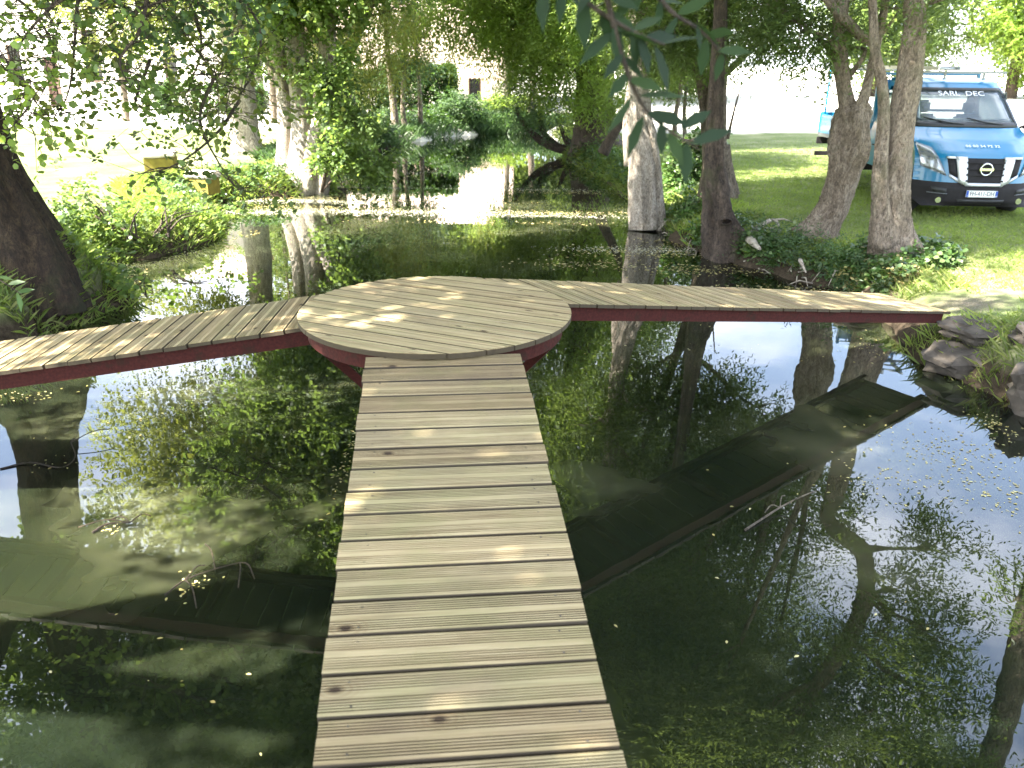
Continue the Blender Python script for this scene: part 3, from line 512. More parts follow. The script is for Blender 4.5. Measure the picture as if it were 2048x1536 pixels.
o=obj('knot_hole',bm,[M['bark_red'],M['ink_black']],Tb,True); o.location=hp-Vector(Tb.location)
# ivy stump
s=pst([(1390,385,34),(1387,350,28),(1388,310,25),(1384,280,22)],17.2); ts=tree('ivy_stump',(s[0][0],s[0][1],.2),'broken dark stump wrapped in ivy between the white trunk and the twin trunk',[s],[blob_at(1385,285,17,.35,.3,.3,120),blob_at(1370,335,16.8,.3,.3,.4,110),blob_at(1365,380,16.6,.5,.35,.3,140),blob_at(1395,400,16.6,.4,.3,.2,90)],'bark_brown','leaf_ivy',66,'tree stump',None,auto=False,Lf=.07,asp=.9,shape='round',m=7,SL=.2)
s=pst([(1412,370,9),(1380,300,0.1)],17) 
# slim saplings behind the stump
for i,(rows,Y) in enumerate(([[(1352,310,5),(1350,240,5),(1362,170,4),(1372,60,3)],20],[[(1372,300,4),(1368,230,4),(1375,150,3)],21])):
    s=pst(rows,Y); tree('sapling',(s[0][0],s[0][1],s[0][2]-.1),'slim grey sapling behind the ivy stump, '+('the nearer of two' if i==0 else 'the farther of two'),[s],[(s[-1][0],s[-1][1],s[-1][2]+.1,.8,.7,.6,200)],'bark_grey','leaf_ash',70+i,'tree',None,Lf=.09,asp=.34,m=8,SL=.34,side=7)
# crooked burl tree
ck=pst([(1632,478,50),(1645,452,34),(1668,415,29),(1680,375,28),(1690,335,32),(1698,300,38),(1703,260,36),(1706,222,33),(1706,208,24)],11.9)
tree('crooked_tree',(ck[0][0],ck[0][1],.2),'crooked grey tree with a thick burl forking above the lawn left of the truck',
 [ck,pst([(1698,225,20),(1690,190,14),(1682,130,13),(1680,50,13),(1690,-60,12),(1700,-300,10),(1690,-700,7)],11.9),pst([(1716,225,16),(1728,190,10),(1744,130,8),(1756,80,8),(1770,10,7),(1800,-200,6),(1830,-500,4)],11.8),
  pst([(1752,92,7),(1720,70,9),(1690,40,9),(1655,0,8),(1600,-90,7),(1540,-250,6)],11.7)],
 [B(3.4,11.8,5.1,1.3,1.2,.8,480),B(2.1,11.6,5.0,1.2,1.1,.8,420),B(1.3,11.8,7.0,1.4,1.3,1,520),B(4.6,12.2,4.6,.8,.8,.5,200),B(4.2,11.9,7.2,1.7,1.6,1.2,480),B(3.0,12.2,8.8,1.8,1.7,1.3,900),B(2.4,11.4,6.6,1.4,1.4,1.0,600),B(4.6,12.4,9.6,1.8,1.8,1.2,350),blob_at(1600,60,12.2,.7,.6,.4,260),blob_at(1660,100,12.4,.5,.5,.25,120),blob_at(1560,20,12.6,.7,.6,.4,220),blob_at(1760,20,12.2,.6,.6,.3,180)],
 'bark_mid','leaf_ash',67,'tree',G2,Lf=.085,asp=.34,m=9,SL=.34,nz_=.17,side=24)
# double trunk next to the van
db=pst([(1788,515,60),(1782,480,44),(1780,430,36),(1785,370,34),(1794,300,27),(1804,230,25),(1818,150,23),(1830,60,21),(1842,-20,19)],10.6)
up=[(5.28,10.6,4.1,.12),(5.42,10.6,5.0,.12),(5.2,10.6,5.9,.115),(4.75,10.6,7,.11),(4.35,10.6,8.3,.09),(4,10.6,10,.05)]
tree('double_trunk_tree',(db[0][0],db[0][1],.3),'two grown together trunks in front of the van, ivy at their foot',
 [db+up,pst([(1768,490,30),(1762,430,18),(1760,370,16),(1764,300,13),(1768,230,11),(1762,160,10),(1750,100,9),(1745,0,8),(1730,-250,6),(1700,-600,4)],10.45),
  [(5.3,10.6,5.6,.05),(5.9,10.5,6.1,.04),(6.7,10.3,6.5,.02)],[(5.0,10.6,6.4,.05),(3.8,10.4,6.9,.04),(2.6,10.2,6.7,.02)],[(4.6,10.6,7.4,.05),(3.4,10.2,8.6,.03)]],
 [B(1.6,10.6,7.6,1.5,1.4,1,600),B(2.8,11.2,9.8,1.6,1.5,1,500),B(.9,10.4,9.6,1.4,1.3,1,450),B(.4,12,8.6,1.4,1.3,1,450),B(6.4,10.5,5.3,.7,.6,.3,90),B(6.9,10.4,7.7,.9,.8,.5,160),B(5.7,10.6,6.9,1.1,1.1,.7,380),B(6.5,10.3,6.2,.8,.8,.5,200),B(6.2,10.5,8.4,1.2,1.2,.8,330),B(3.6,10.5,7.2,1.5,1.4,.9,700),B(2.4,10.2,6.2,1.3,1.3,.9,560),B(4.4,10.6,9.3,1.7,1.6,1,600),B(2.4,10.4,8.8,1.5,1.4,1,560),B(5.6,10.2,5.3,.7,.7,.35,110),B(6.35,10.6,3.9,.45,.45,.3,70),B(5.7,10.4,4.5,.5,.5,.25,60),B(4.9,10.4,3.45,.5,.4,.18,50)],
 'bark_mid','leaf_ash',68,'tree',G2,Lf=.085,asp=.34,m=9,SL=.34,nz_=.14,side=24)
tree('edge_tree',(7.5,10,.4),'grey trunk seen only mirrored in the pond at the lower right corner',
 [[(7.45,10,.3,.26),(7.5,10,2,.2),(7.55,10,4.8,.19),(7.62,10,7.4,.17),(7.3,10,10,.12)]],[B(7.4,10,9.2,1.6,1.5,1,500),B(6.6,9.6,7.6,.8,.8,.5,150),B(7.0,9.6,4.1,.3,.3,.25,30)],'bark_grey','leaf_ash',69,Lf=.085,asp=.34,m=9,SL=.34)
# ---------------------------------------------------------------- canopy over the bridge (left bank, beside the viewer) and crowns further round
OV=tree('overhanging_tree',(-6.6,1.5,.3),'broad tree beside the viewer shading the bridge, its leaves mirrored at the lower left',
 [[(-6.6,1.5,.3,.5),(-6.5,1.6,2,.36),(-6.2,1.8,4.5,.3),(-5.6,2,7,.22),(-5,2.2,9.5,.12)],[(-6.3,1.7,4,.18),(-4.6,2.6,6,.13),(-3,3.6,7.2,.07)],[(-6.2,1.7,4.6,.16),(-4.8,.6,6.6,.11),(-3.2,-.6,7.6,.05)]],
 [B(-5.2,2.2,7.6,2.3,2.2,.9,1500),B(-3.0,3.4,7.4,1.9,1.9,.8,1300),B(-3.2,.4,7.6,2.0,2.0,.8,1300),B(-5.8,-1,7.4,2.2,2.0,.9,1200),B(-3.8,-2.6,8,2.0,1.9,.8,900),B(-1.6,1.6,8.4,1.7,1.9,.8,900),B(-6.9,4.4,7.2,2.0,1.8,.9,900),B(-1.4,4.2,8.8,1.6,1.6,.7,750),B(-4.4,5.6,8.2,1.8,1.5,.8,850),B(-1.8,-1.4,9,1.7,1.6,.8,600)],
 'bark_brown','leaf_alder',80,'tree',None,DEN=.82,Lf=.1,asp=.75,shape='round',m=9,SL=.45)
# ---------------------------------------------------------------- buildings at the far side
def wave_roof(bm,x0,x1,P0,P1,n,amp=.04):
    a=[];b=[]
    for i in range(n*4+1):
        x=x0+(x1-x0)*i/(n*4); h=amp*math.sin(2*math.pi*i/4); a.append(bm.verts.new((x,P0[0],P0[1]+h))); b.append(bm.verts.new((x,P1[0],P1[1]+h)))
    for i in range(n*4): bm.faces.new((a[i],a[i+1],b[i+1],b[i]))
def wall_with_holes(bm,x0,x1,z0,z1,y,th,holes):
    xs=sorted({x0,x1,*[h[0] for h in holes],*[h[1] for h in holes]}); zs=sorted({z0,z1,*[h[2] for h in holes],*[h[3] for h in holes]})
    for a,b in zip(xs[:-1],xs[1:]):
        for c,d in zip(zs[:-1],zs[1:]):
            if any(h[0]<=a and b<=h[1] and h[2]<=c and d<=h[3] for h in holes): continue
            box(bm,a,b,y,y+th,c,d)
def house(name,loc,rz,W,Dp,eave,ridge,holes,label,roofn=60,chim=None):
    T=empty(name,loc,R_(rz),label,'house'); bm=bmesh.new(); wall_with_holes(bm,0,W,-.3,eave,0,.35,holes); box(bm,0,.35,.35,Dp,-.3,eave); box(bm,W-.35,W,.35,Dp,-.3,eave); box(bm,.35,W-.35,Dp-.35,Dp,-.3,eave)
    for x in (0,W-.35):
        v=[bm.verts.new(p) for p in ((x,.0,eave),(x,Dp,eave),(x,Dp/2,ridge-.1),(x+.35,.0,eave),(x+.35,Dp,eave),(x+.35,Dp/2,ridge-.1))]; bm.faces.new(v[:3]); bm.faces.new(v[5:2:-1]); bm.faces.new((v[0],v[2],v[5],v[3])); bm.faces.new((v[1],v[4],v[5],v[2]))
    bmesh.ops.remove_doubles(bm,verts=bm.verts[:],dist=.0005); obj('wall',bm,M['render_wall'],T)
    bm=bmesh.new(); s=(ridge-eave)/(Dp/2); wave_roof(bm,-.4,W+.4,(-.5,eave-.5*s+.12),(Dp/2,ridge+.12),roofn); wave_roof(bm,-.4,W+.4,(Dp/2,ridge+.12),(Dp+.5,eave-.5*s+.12),roofn)
    o=obj('roof',bm,M['roof_tile'],T,True); sm=o.modifiers.new('thickness','SOLIDIFY'); sm.thickness=.08; sm.offset=-1
    for h in holes:
        bm=bmesh.new(); box(bm,h[0]+.06,h[1]-.06,.16,.18,h[2]+.06,h[3]-.06); wn=obj('window' if h[2]>.3 else 'door',bm,M['dark_glass'] if h[2]>.3 else M['brown_wood'],T)
        bm=bmesh.new()
        for a,b,c,d in ((h[0],h[0]+.06,h[2],h[3]),(h[1]-.06,h[1],h[2],h[3]),(h[0]+.06,h[1]-.06,h[2],h[2]+.06),(h[0]+.06,h[1]-.06,h[3]-.06,h[3])): box(bm,a,b,.12,.2,c,d)
        obj('frame',bm,M['brown_wood'],wn)
    return T
pA=atY(640,200,41); pB=atY(1010,200,41); Wd=pB.x-pA.x; sc_=lambda px:(atY(px,200,41).x-pA.x)
house('low_house',(pA.x,41,.4),0,Wd,7,1.95,4.9,[(sc_(937),sc_(962),.55,1.6),(sc_(700),sc_(725),.6,1.5)],'low pale house with long sunlit tiled roof beyond the end of the pond',roofn=46)
pA=atY(-120,150,42); pB=atY(430,150,42)
sc_=lambda px:(atY(px,150,42).x-pA.x)
house('white_house',(pA.x,42,.4),0,pB.x-pA.x,8,6.2,8.5,[(sc_(174),sc_(206),1.2,3.5),(sc_(20),sc_(48),1.2,2.8),(sc_(330),sc_(356),1.2,2.8),(sc_(90),sc_(118),0,2.3)],'tall white house with a narrow dark window beyond the sunny left lawn',roofn=60)
# ivy covered wall and hedge at the pond end
def hedge(name,label,cat,x0,x1,y0,y1,z0,z1,leaf,seed,n,Lf=.1,**kw):
    T=empty(name,((x0+x1)/2,(y0+y1)/2,z0),0,label,cat); bm=bmesh.new(); cx,cy_=(x0+x1)/2,(y0+y1)/2
    rs2=random.Random(seed)
    for k in range(14):
        a=(rs2.uniform(x0,x1)-cx,rs2.uniform(y0,y1)-cy_); limb(bm,[(a[0],a[1],-.2,.035),(a[0]+rs2.uniform(-.2,.2),a[1],(z1-z0)*.5,.025),(a[0]+rs2.uniform(-.3,.3),a[1],(z1-z0)*.92,.008)],3,5,.1,k)
    obj('stem',bm,M['bark_brown'],T,True); rs=np.random.RandomState(seed)
    u=rs.rand(n,3); f=rs.randint(0,5,n); u[f==0,1]=rs.rand((f==0).sum())*.15; u[f==1,1]=rs.rand((f==1).sum())*.15; u[f==2,2]=1-rs.rand((f==2).sum())*.08; u[f==3,0]=rs.rand((f==3).sum())*.1; u[f==4,0]=1-rs.rand((f==4).sum())*.1
    C=np.stack([(u[:,0]-.5)*(x1-x0),(u[:,1]-.5)*(y1-y0),u[:,2]*(z1-z0)],1); C+=rs.randn(n,3)*.05; v,k=sprays(C,rs.randn(n,3)+np.array([0,-.8,.2]),.3,8,Lf,.7,'round',rs,.2); npmesh('foliage',v,k,M[leaf],T); return T
a=atY(700,200,35.5).x; b=atY(838,200,35.5).x
hedge('ivy_wall','tall flat topped hedge of ivy darkened for shade in front of the low pale house','hedge',atY(775,200,36).x,atY(905,200,36).x,35.2,37.4,.2,2.45,'leaf_dark',90,4600)  # dark leaf set puts the hedge's shade into its colour
hedge('dark_hedge','dark overgrown hedge behind the slim trunks, left of the ivy mass','hedge',atY(690,200,34).x,atY(775,200,34).x,33,36.5,.3,2.2,'leaf_dark',91,1900)
G3='bushes round the end of the pond'
for i,(px_,py_,Y,rx,ry,rz,n,leaf,lab) in enumerate([(790,248,32,.7,.6,.45,200,'leaf_blue','blue green bush at the foot of the slim trunks by the water'),(850,252,33.5,.7,.6,.4,220,'leaf_dark','dark bush at the water edge below the ivy hedge'),(925,222,34.5,.8,.7,.5,260,'leaf_blue','blue green bush under the sunlit pale house wall'),(1010,225,37,1.3,.9,.7,420,'leaf_bright','bright bush under the right end of the pale house'),(1190,235,27,.7,.6,.4,170,'leaf_bright','bright bush behind the thick willow trunk'),(745,262,28.5,.6,.6,.35,170,'leaf_blue','low bush on the left grassy bank near the pond end')]):
    p=atY(px_,py_,Y); shrub('bush',lab,'bush',(p.x,p.y,.15),[(p.x,p.y,max(p.z,.5),rx,ry,rz,n)],leaf,100+i,G3,Lf=.12,asp=.5,m=8,SL=.35)
# tree belt beyond the house and lawns
G4='tall trees beyond the lawns'
belt=[(-12,52,6,4.4,'leaf_olive','rounded olive tree behind the gap between the two houses'),(-7,55,7,4.6,'leaf_ash','tall tree behind the left half of the low pale house'),(-1.5,54,6.5,4.2,'leaf_bright','bright tree behind the right half of the low pale house'),(4.5,50,5.6,4.,'leaf_ash','tree standing behind the right end of the low pale house'),(10.5,58,6.5,4.4,'leaf_olive','olive tree far beyond the yard behind the white trunk'),(26,64,7.5,4.6,'leaf_ash','far tree beyond the yard left of the van'),(35,62,7.5,4.8,'leaf_bright','far bright tree beyond the yard behind the van'),(44,66,8,5,'leaf_olive','far olive tree beyond the yard at the right edge'),(-19,62,8,4.5,'leaf_ash','tree rising behind the tall white house'),(-28,60,8,4.6,'leaf_olive','tree at the far left behind the tall white house')]
protos={}
for i,(x,y,h,r,leaf,lab) in enumerate(belt):
    if leaf not in protos:
        T=tree('background_tree',(x,y,.4),lab,[[(x,y,.3,.45),(x+.2,y,h*.5,.35),(x,y,h,.22),(x-.2,y,h+4,.1)]],
         [(x,y,h+1,r,r*.9,2.6,1500),(x+r*.5,y-1,h-1.6,r*.7,r*.6,1.7,650),(x-r*.5,y-.8,h-1.3,r*.7,r*.6,1.8,650),(x,y,h+4.4,r*.8,r*.8,2.4,1000),(x,y-1,h-3.2,r*.8,r*.6,1.2,500)],'bark_brown',leaf,120+i,'tree',G4,DEN=1,Lf=.3,asp=.6,m=8,SL=1.0); protos[leaf]=T
    else:
        P=protos[leaf]; T=P.copy(); COL.objects.link(T); T.location=(x,y,.4); T.rotation_euler=(0,0,1.3*i); T.scale=(1,1,.9+.05*(i%4)); T['label']=lab
        for ch in P.children: c=ch.copy(); COL.objects.link(c); c.parent=T
# mid distance trees filling the view between the houses and the pond
for i,(px_,Y,h,r,leaf,lab) in enumerate([(545,33,4.6,2.2,'leaf_ash','leafy tree on the left lawn between the pale trunk and the old willow'),(1060,36,4.8,2.2,'leaf_bright','bright leafy tree behind the round grey green crown'),(1010,39,5.2,1.5,'leaf_olive','slender olive tree in front of the low pale house'),(250,33,4.4,2.3,'leaf_olive','spreading olive tree on the sunny lawn near the white house')]):
    p=atY(px_,230,Y); x=p.x; tree('garden_tree',(x,Y,.4),lab,[[(x,Y,.3,.16),(x+.1,Y,2,.12),(x,Y,h,.08),(x,Y,h+2,.03)]],[(x,Y,h,r,r*.8,1.2,650),(x+.4*r,Y-.4,h-1.1,r*.6,r*.5,.7,240),(x,Y,h+1.6,r*.8,r*.7,1.1,500)],'bark_grey',leaf,140+i,'tree',None,DEN=.7,Lf=.15,asp=.45,m=9,SL=.5)
a=atY(330,200,34); 
hedge('lawn_hedge','low dark clipped hedge across the far side of the sunny left lawn','hedge',atY(315,200,38).x,atY(520,200,38).x,38,39.2,.4,1.6,'leaf_dark',92,1400)
# ---------------------------------------------------------------- things on the lawn and banks
def stone_block(name,label,p,rz,w,d,h):
    T=empty(name,p,R_(rz),label,'stone block'); bm=bmesh.new(); box(bm,-w/2,w/2,-d/2,d/2,-.1,h,bev=.02); obj('base',bm,M['yellow_stone'],T); bm=bmesh.new(); box(bm,-w/2-.03,w/2+.03,-d/2-.03,d/2+.03,h+.002,h+.12,bev=.03)
    bmesh.ops.subdivide_edges(bm,edges=bm.edges[:],cuts=2)
    for v in bm.verts: v.co+=Vector((math.sin(v.co.y*31+v.co.z*17),math.sin(v.co.x*29),math.sin(v.co.x*23+v.co.y*19)))*.012
    obj('top_slab',bm,M['pale_stone'],T)
p=at(325,345,.44); stone_block('stone_block','square yellow stone block with a pale top on the sunny left lawn',(p.x,p.y,.42),14,.6,.6,.36)
p=at(408,372,.44); stone_block('stone_block','low yellow stone block nearest the pond on the left lawn',(p.x,p.y,.4),-20,.5,.35,.2)
def rock(label,loc,sx,sy,sz,seed,rz=0,name='rock'):
    rs=random.Random(seed); bm=bmesh.new(); bmesh.ops.create_icosphere(bm,subdivisions=3,radius=1)
    ph=[rs.uniform(0,6) for _ in range(6)]
    for v in bm.verts:
        c=v.co; q=1+.12*math.sin(c.x*3+ph[0])+.1*math.sin(c.y*4+ph[1])+.08*math.sin(c.z*9+ph[2])+.05*math.sin(c.x*9+c.y*7+ph[3])
        m_=max(abs(c.x),abs(c.y),abs(c.z)); c2=c*(.55+.45/m_)*q
        for a_ in range(3): c2[a_]=round(c2[a_]*(2.6+a_*.5)+.3*math.sin(ph[a_]+c[(a_+1)%3]*2))/(2.6+a_*.5)*.6+c2[a_]*.4
        c2*=1+.025*math.sin(c.x*23+c.z*31+ph[4]); v.co=Vector((c2.x*sx,c2.y*sy,c2.z*sz))
    o=obj(name,bm,M['rock'],None); o.location=loc; o.rotation_euler=(0,0,rz); return tag(o,label,'rock',None)
rock('flat grey rock carrying the right end of the walkway',(4.42,7.62,.36),.3,.24,.1,1,.4)
rock('layered dark rock under the walkway end at the water',(4.25,7.45,.12),.26,.26,.15,2,.2)
rock('small grey rock in the grass at the right edge beside the landing',(4.75,7.1,.46),.22,.2,.12,3,1)
rock('brown rock at the far right edge above the dark water',(4.5,6.5,.16),.3,.24,.22,4,.7)
rock('long flat stone lying at the water line behind the walkway',(4.15,9.35,.06),.32,.18,.06,5,.5)
# fallen branches
def branch(label,pts,r,seed,cat='branch',name='fallen_branch',matn='log',forks=0):
    bm=bmesh.new(); P=[Vector(p) for p in pts]; o0=P[0]; limb(bm,[(*(p-o0),r*(1-.7*i/(len(P)-1))) for i,p in enumerate(P)],6,8,.15,seed); rs=random.Random(seed)
    for k in range(forks):
        i=rs.randrange(1,len(P)); q=P[i]-o0; e=q+Vector((rs.uniform(-.3,.3),rs.uniform(-.25,.25),rs.uniform(-.02,.05))); limb(bm,[(*q,r*.4),(*(q.lerp(e,.5)+Vector((0,.03,.02))),r*.3),(*e,.002)],3,5,.1,seed+k)
    o=obj(name,bm,M[matn],None,True); o.location=o0; return tag(o,label,cat)
branch('pale dead branch on the bank between the mossy trunk and the crooked tree',[(*at(1495,472,.36)[:2],.36),(*at(1520,462,.42)[:2],.5),(*at(1548,448,.5)[:2],.56),(*at(1562,458,.5)[:2],.46)],.05,7,forks=2)
branch('short pale log end beside the mossy trunk on the bank',[at(1500,480,.35),at(1520,498,.33)],.07,8)
branch('pale broken stick poking out of the ivy above the water',[at(1600,520,.3),at(1612,545,.2)],.03,9)
branch('thin straight pole leaning behind the twin trunk on the lawn',[atY(1455,278,15.4),atY(1470,215,15.4),atY(1488,150,15.4)],.03,10,cat='pole',name='leaning_pole',matn='bark_grey')
branch('dark forked twig floating beneath the left arm',[at(0,938,.004),at(60,925,.01),at(120,935,.012),at(150,915,.03),at(142,885,.05)],.007,11,forks=2,matn='bark_red',cat='twig',name='floating_twig')
branch('dark curved twig floating in the middle of the left water',[at(185,1065,.004),at(215,1048,.02),at(260,1045,.012)],.009,12,forks=3,matn='bark_red',cat='twig',name='floating_twig')
branch('brushy dark twig caught with leaves beside the gangway on the left',[at(330,1190,.004),at(370,1160,.02),at(430,1138,.02),at(480,1125,.01)],.006,13,forks=5,matn='bark_red',cat='twig',name='floating_twig')
branch('bleached forked stick standing out of the water right of the gangway',[at(1490,1060,.004),at(1560,1015,.03),at(1610,990,.12),at(1632,982,.1)],.008,14,forks=2,matn='bark_grey',cat='twig',name='floating_twig')
# ---------------------------------------------------------------- ground cover (uncountable)
def scatter(n,x0,x1,y0,y1,seed,cond):
    rs=np.random.RandomState(seed); X=rs.uniform(x0,x1,n); Y=rs.uniform(y0,y1,n); d=pond_sd(X,Y); Z=hgt(X,Y); k=cond(X,Y,d,Z); return X[k],Y[k],Z[k],rs
def blades(name,P,Hh,wd,rs,material,lean=.35):
    n=len(P); a=rs.rand(n)*6.283; t=np.stack([np.cos(a),np.sin(a),np.zeros(n)],1); ln=rs.randn(n,3)*lean; ln[:,2]=1; ln=nrm(ln); Hh=Hh*(.5+rs.rand(n))
    v=np.stack([P-t*wd[:,None],P+t*wd[:,None],P+t*wd[:,None]*.6+ln*Hh[:,None]*.6,P+ln*Hh[:,None]+ln*[1,1,0]*Hh[:,None]*.5],1); return npmesh(name,v.reshape(-1,3),4,M[material])
X,Y,Z,rs=scatter(420000,3.4,15,7.0,29,1,lambda X,Y,d,Z:(d>.12)&(np.random.RandomState(9).rand(len(X))<np.clip(1.45-(Y-7)/15,0,1)**1.5)&((X-4.75)**2+(Y-8.45)**2*1.44>.5+.3*np.sin(X*9)*np.sin(Y*7)))
tag(blades('grass',np.stack([X,Y,Z-.01],1),np.full(len(X),.05),np.full(len(X),.004),rs,'grass_blade',.7),kind='stuff')
X,Y,Z,rs=scatter(26000,3.3,9,6.4,13,2,lambda X,Y,d,Z:(d>.03)&(d<.75)&((X-4.75)**2+(Y-8.45)**2*1.44>.55))
tag(blades('long_grass',np.stack([X,Y,Z-.01],1),np.full(len(X),.13),np.full(len(X),.005),rs,'grass_blade',.6),kind='stuff')
X,Y,Z,rs=scatter(90000,-9,-3.3,8,20,3,lambda X,Y,d,Z:(d>-.05)&(d<1.5))
tag(blades('bank_grass',np.stack([X,Y,Z-.01],1),np.full(len(X),.14),np.full(len(X),.007),rs,'grass_blade',.8),kind='stuff')
X,Y,Z,rs=scatter(50000,-8,-1.5,20,36,4,lambda X,Y,d,Z:(d>-.05)&(d<1.6))
tag(blades('reeds',np.stack([X,Y,Z-.01],1),np.full(len(X),.24),np.full(len(X),.016),rs,'leaf_blue',.5),kind='stuff')
X,Y,Z,rs=scatter(9000,-2.2,3.4,34,38,5,lambda X,Y,d,Z:(d>-.3)&(d<1.2))
tag(blades('tall_reeds',np.stack([X,Y,np.maximum(Z,-.05)],1),np.full(len(X),.4),np.full(len(X),.025),rs,'leaf_blue',.35),kind='stuff')
X,Y,Z,rs=scatter(50000,1.4,4.6,13,33,6,lambda X,Y,d,Z:(d>-.05)&(d<1.2))
tag(blades('far_bank_grass',np.stack([X,Y,Z-.01],1),np.full(len(X),.14),np.full(len(X),.009),rs,'grass_blade',.8),kind='stuff')
def cover(name,n,x0,x1,y0,y1,seed,cond,leaf,Lf,asp,shape,up=.1,m=5,SL=.14):
    X,Y,Z,rs=scatter(n,x0,x1,y0,y1,seed,cond); P=np.stack([X,Y,Z+rs.rand(len(X))*up],1); v,k=sprays(P,rs.randn(len(X),3)*.8+np.array([-.3,-.5,.3]),SL,m,Lf,asp,shape,rs,.15); return tag(npmesh(name,v,k,M[leaf]),kind='stuff')
cl=lambda X,Y,f,a:(np.sin(X*f+Y*1.7)+np.sin(Y*f*1.3-X*.9)+.6*np.sin(X*f*2.7+1))>a
cover('bank_ivy',9000,2.7,5.4,9.6,14.5,7,lambda X,Y,d,Z:(d>.0)&(d<.62)&cl(X,Y,4,-.2),'leaf_ivy',.055,.9,'round',.16)
cover('fern_cover',2400,3.3,4.9,10.2,12.3,8,lambda X,Y,d,Z:(d>-.02)&(d<.45)&cl(X,Y,5,.1),'leaf_blue',.06,.3,'lance',.24,9,.3)
cover('root_ivy',1500,4.4,5.7,9.9,11.1,9,lambda X,Y,d,Z:((X-4.95)**2+(Y-10.45)**2<.42)&(d>0.02),'leaf_ivy',.06,.85,'round',.16)
cover('pale_undergrowth',1300,3.9,5.2,9.6,10.8,10,lambda X,Y,d,Z:(d>.03)&(d<.5)&cl(X,Y,6,.2),'leaf_dead',.05,.6,'leafl',.1)
cover('spit_weeds',3000,-8,-4.7,8.2,14.5,11,lambda X,Y,d,Z:(d>.0)&(d<.9)&cl(X,Y,3,-.3),'leaf_alder',.055,.8,'round',.22)
cover('left_bank_weeds',4200,-6.4,-3.6,15,24,12,lambda X,Y,d,Z:(d>-.02)&(d<.8),'leaf_blue',.07,.6,'round',.25)
cover('right_bank_weeds',4200,1.6,4,14,27,13,lambda X,Y,d,Z:(d>-.02)&(d<.8),'leaf_ivy',.07,.7,'round',.22)
# roots and dead wood at the bank of the mossy trunk
X,Y,Z,rs=scatter(420,2.5,4.6,10,15,14,lambda X,Y,d,Z:(d>-.12)&(d<.25)); bm=bmesh.new()
for x,y,z in zip(X,Y,Z):
    a=rs.rand()*6.28; l_=.12+.3*rs.rand(); tube(bm,[(x,y,z+.02),(x+math.cos(a)*l_*.5,y+math.sin(a)*l_*.5,z+.05),(x+math.cos(a)*l_,y+math.sin(a)*l_,max(z-.12,-.03))],[.012,.009,.004],4)
tag(obj('roots_and_twigs',bm,M['log'],None,True),kind='stuff')
# floating leaves and scum flecks on the water
def floats(name,clusters,seed,material,size):
    rs=np.random.RandomState(seed); Ps=[]
    for px_,py_,wx,wy,n in clusters:
        q=at(px_,py_,0); e=at(px_+wx,py_,0); f_=at(px_,py_+wy,0); r1=(e-q).length; r3=(f_-q).length; u=rs.randn(n,2)*.6
        Ps.append(np.stack([q.x+u[:,0]*r1,q.y+u[:,1]*r3+.12*r3*np.sin(u[:,0]*9),np.full(n,.003)],1))
    P=np.vstack(Ps); P=P[pond_sd(P[:,0],P[:,1])<-.02]; n=len(P); a=rs.rand(n)*6.28; A=np.stack([np.cos(a),np.sin(a),np.zeros(n)],1); v,k=leafverts(P,A,np.array([0,0,1.])+rs.randn(n,3)*.05,size*(.4+rs.rand(n)),.5,'leafl',)
    v[:,2]=np.maximum(v[:,2],.0015); return tag(npmesh(name,v,k,M[material]),kind='stuff')
floats('floating_leaves',[(600,398,240,5,420),(900,424,280,4,420),(560,414,170,4,260),(700,383,130,3,160),(1150,385,120,4,230),(1100,427,130,4,180),(1300,505,150,12,330),(1200,530,140,8,200),(980,330,200,6,140),(760,320,90,5,90),(1400,540,110,9,200),(1550,580,100,10,160),(250,560,80,18,50),(480,470,90,10,50),(820,402,160,3,200),(1350,486,60,8,90),(1000,445,260,3,120)],1,'leaf_dead',.045)
floats('floating_flecks',[(1900,900,110,45,230),(1780,960,120,40,90),(1980,980,80,50,120),(1990,850,50,30,90),(702,900,14,110,90),(250,830,300,50,20),(1400,700,200,40,20),(1500,1000,200,80,7),(300,1350,300,140,9),(1600,1250,300,180,9),(390,1170,30,20,24),(100,930,40,14,14),(60,790,60,10,40),(225,1055,30,8,12),(1760,700,90,30,60)],2,'leaf_dead',.024)
floats('surface_film',[(560,402,260,4,1700),(800,424,330,5,1900),(500,425,130,4,700),(1080,380,160,3,500),(1050,432,260,3,700),(700,375,180,2,500),(1300,500,160,7,700),(820,345,160,3,300)],3,'film',.03)
# ash spray hanging close to the viewer and pale sprig at the left edge
def near_spray(name,label,rows,leaf,Lf,seed,pairs,leaves=None,mt='bark_brown',asp=.34):
    P=[atY(*r) for r in rows]; T=empty(name,P[0],0,label,'branch'); S=spline([(*(p-P[0]),.006*(1-.7*i/(len(P)-1))) for i,p in enumerate(P)],8); bm=bmesh.new(); tube(bm,S[:,:3],S[:,3],6); obj('twig',bm,M[mt],T,True)
    rs=np.random.RandomState(seed); C=[];A=[];Nn=[]
    for i in range(pairs):
        q=S[int((i+.5)/pairs*(len(S)-1))]; d=nrm(S[min(int((i+.5)/pairs*(len(S)-1))+1,len(S)-1),:3]-q[:3])
        for s in (-1,1):
            sd_=np.cross(d,np.array([0,-1,.3])); C.append(q[:3]+rs.randn(3)*.004); A.append(d*.6+sd_*s*.9+rs.randn(3)*.3+np.array([0,0,-.25])); Nn.append(np.array([0,-.6,.8])+rs.randn(3)*.5)
    n=len(C); v,k=leafverts(np.array(C),np.array(A),np.array(Nn),Lf*(.75+.5*rs.rand(n)),asp,'leafl'); npmesh('foliage',v,k,M[leaf],T)
near_spray('ash_branch','dark leafy spray hanging close above the viewer, upper one',[(1080,-60,1.5),(1180,10,1.5),(1260,60,1.5),(1330,90,1.5)],'leaf_shade',.07,1,8)
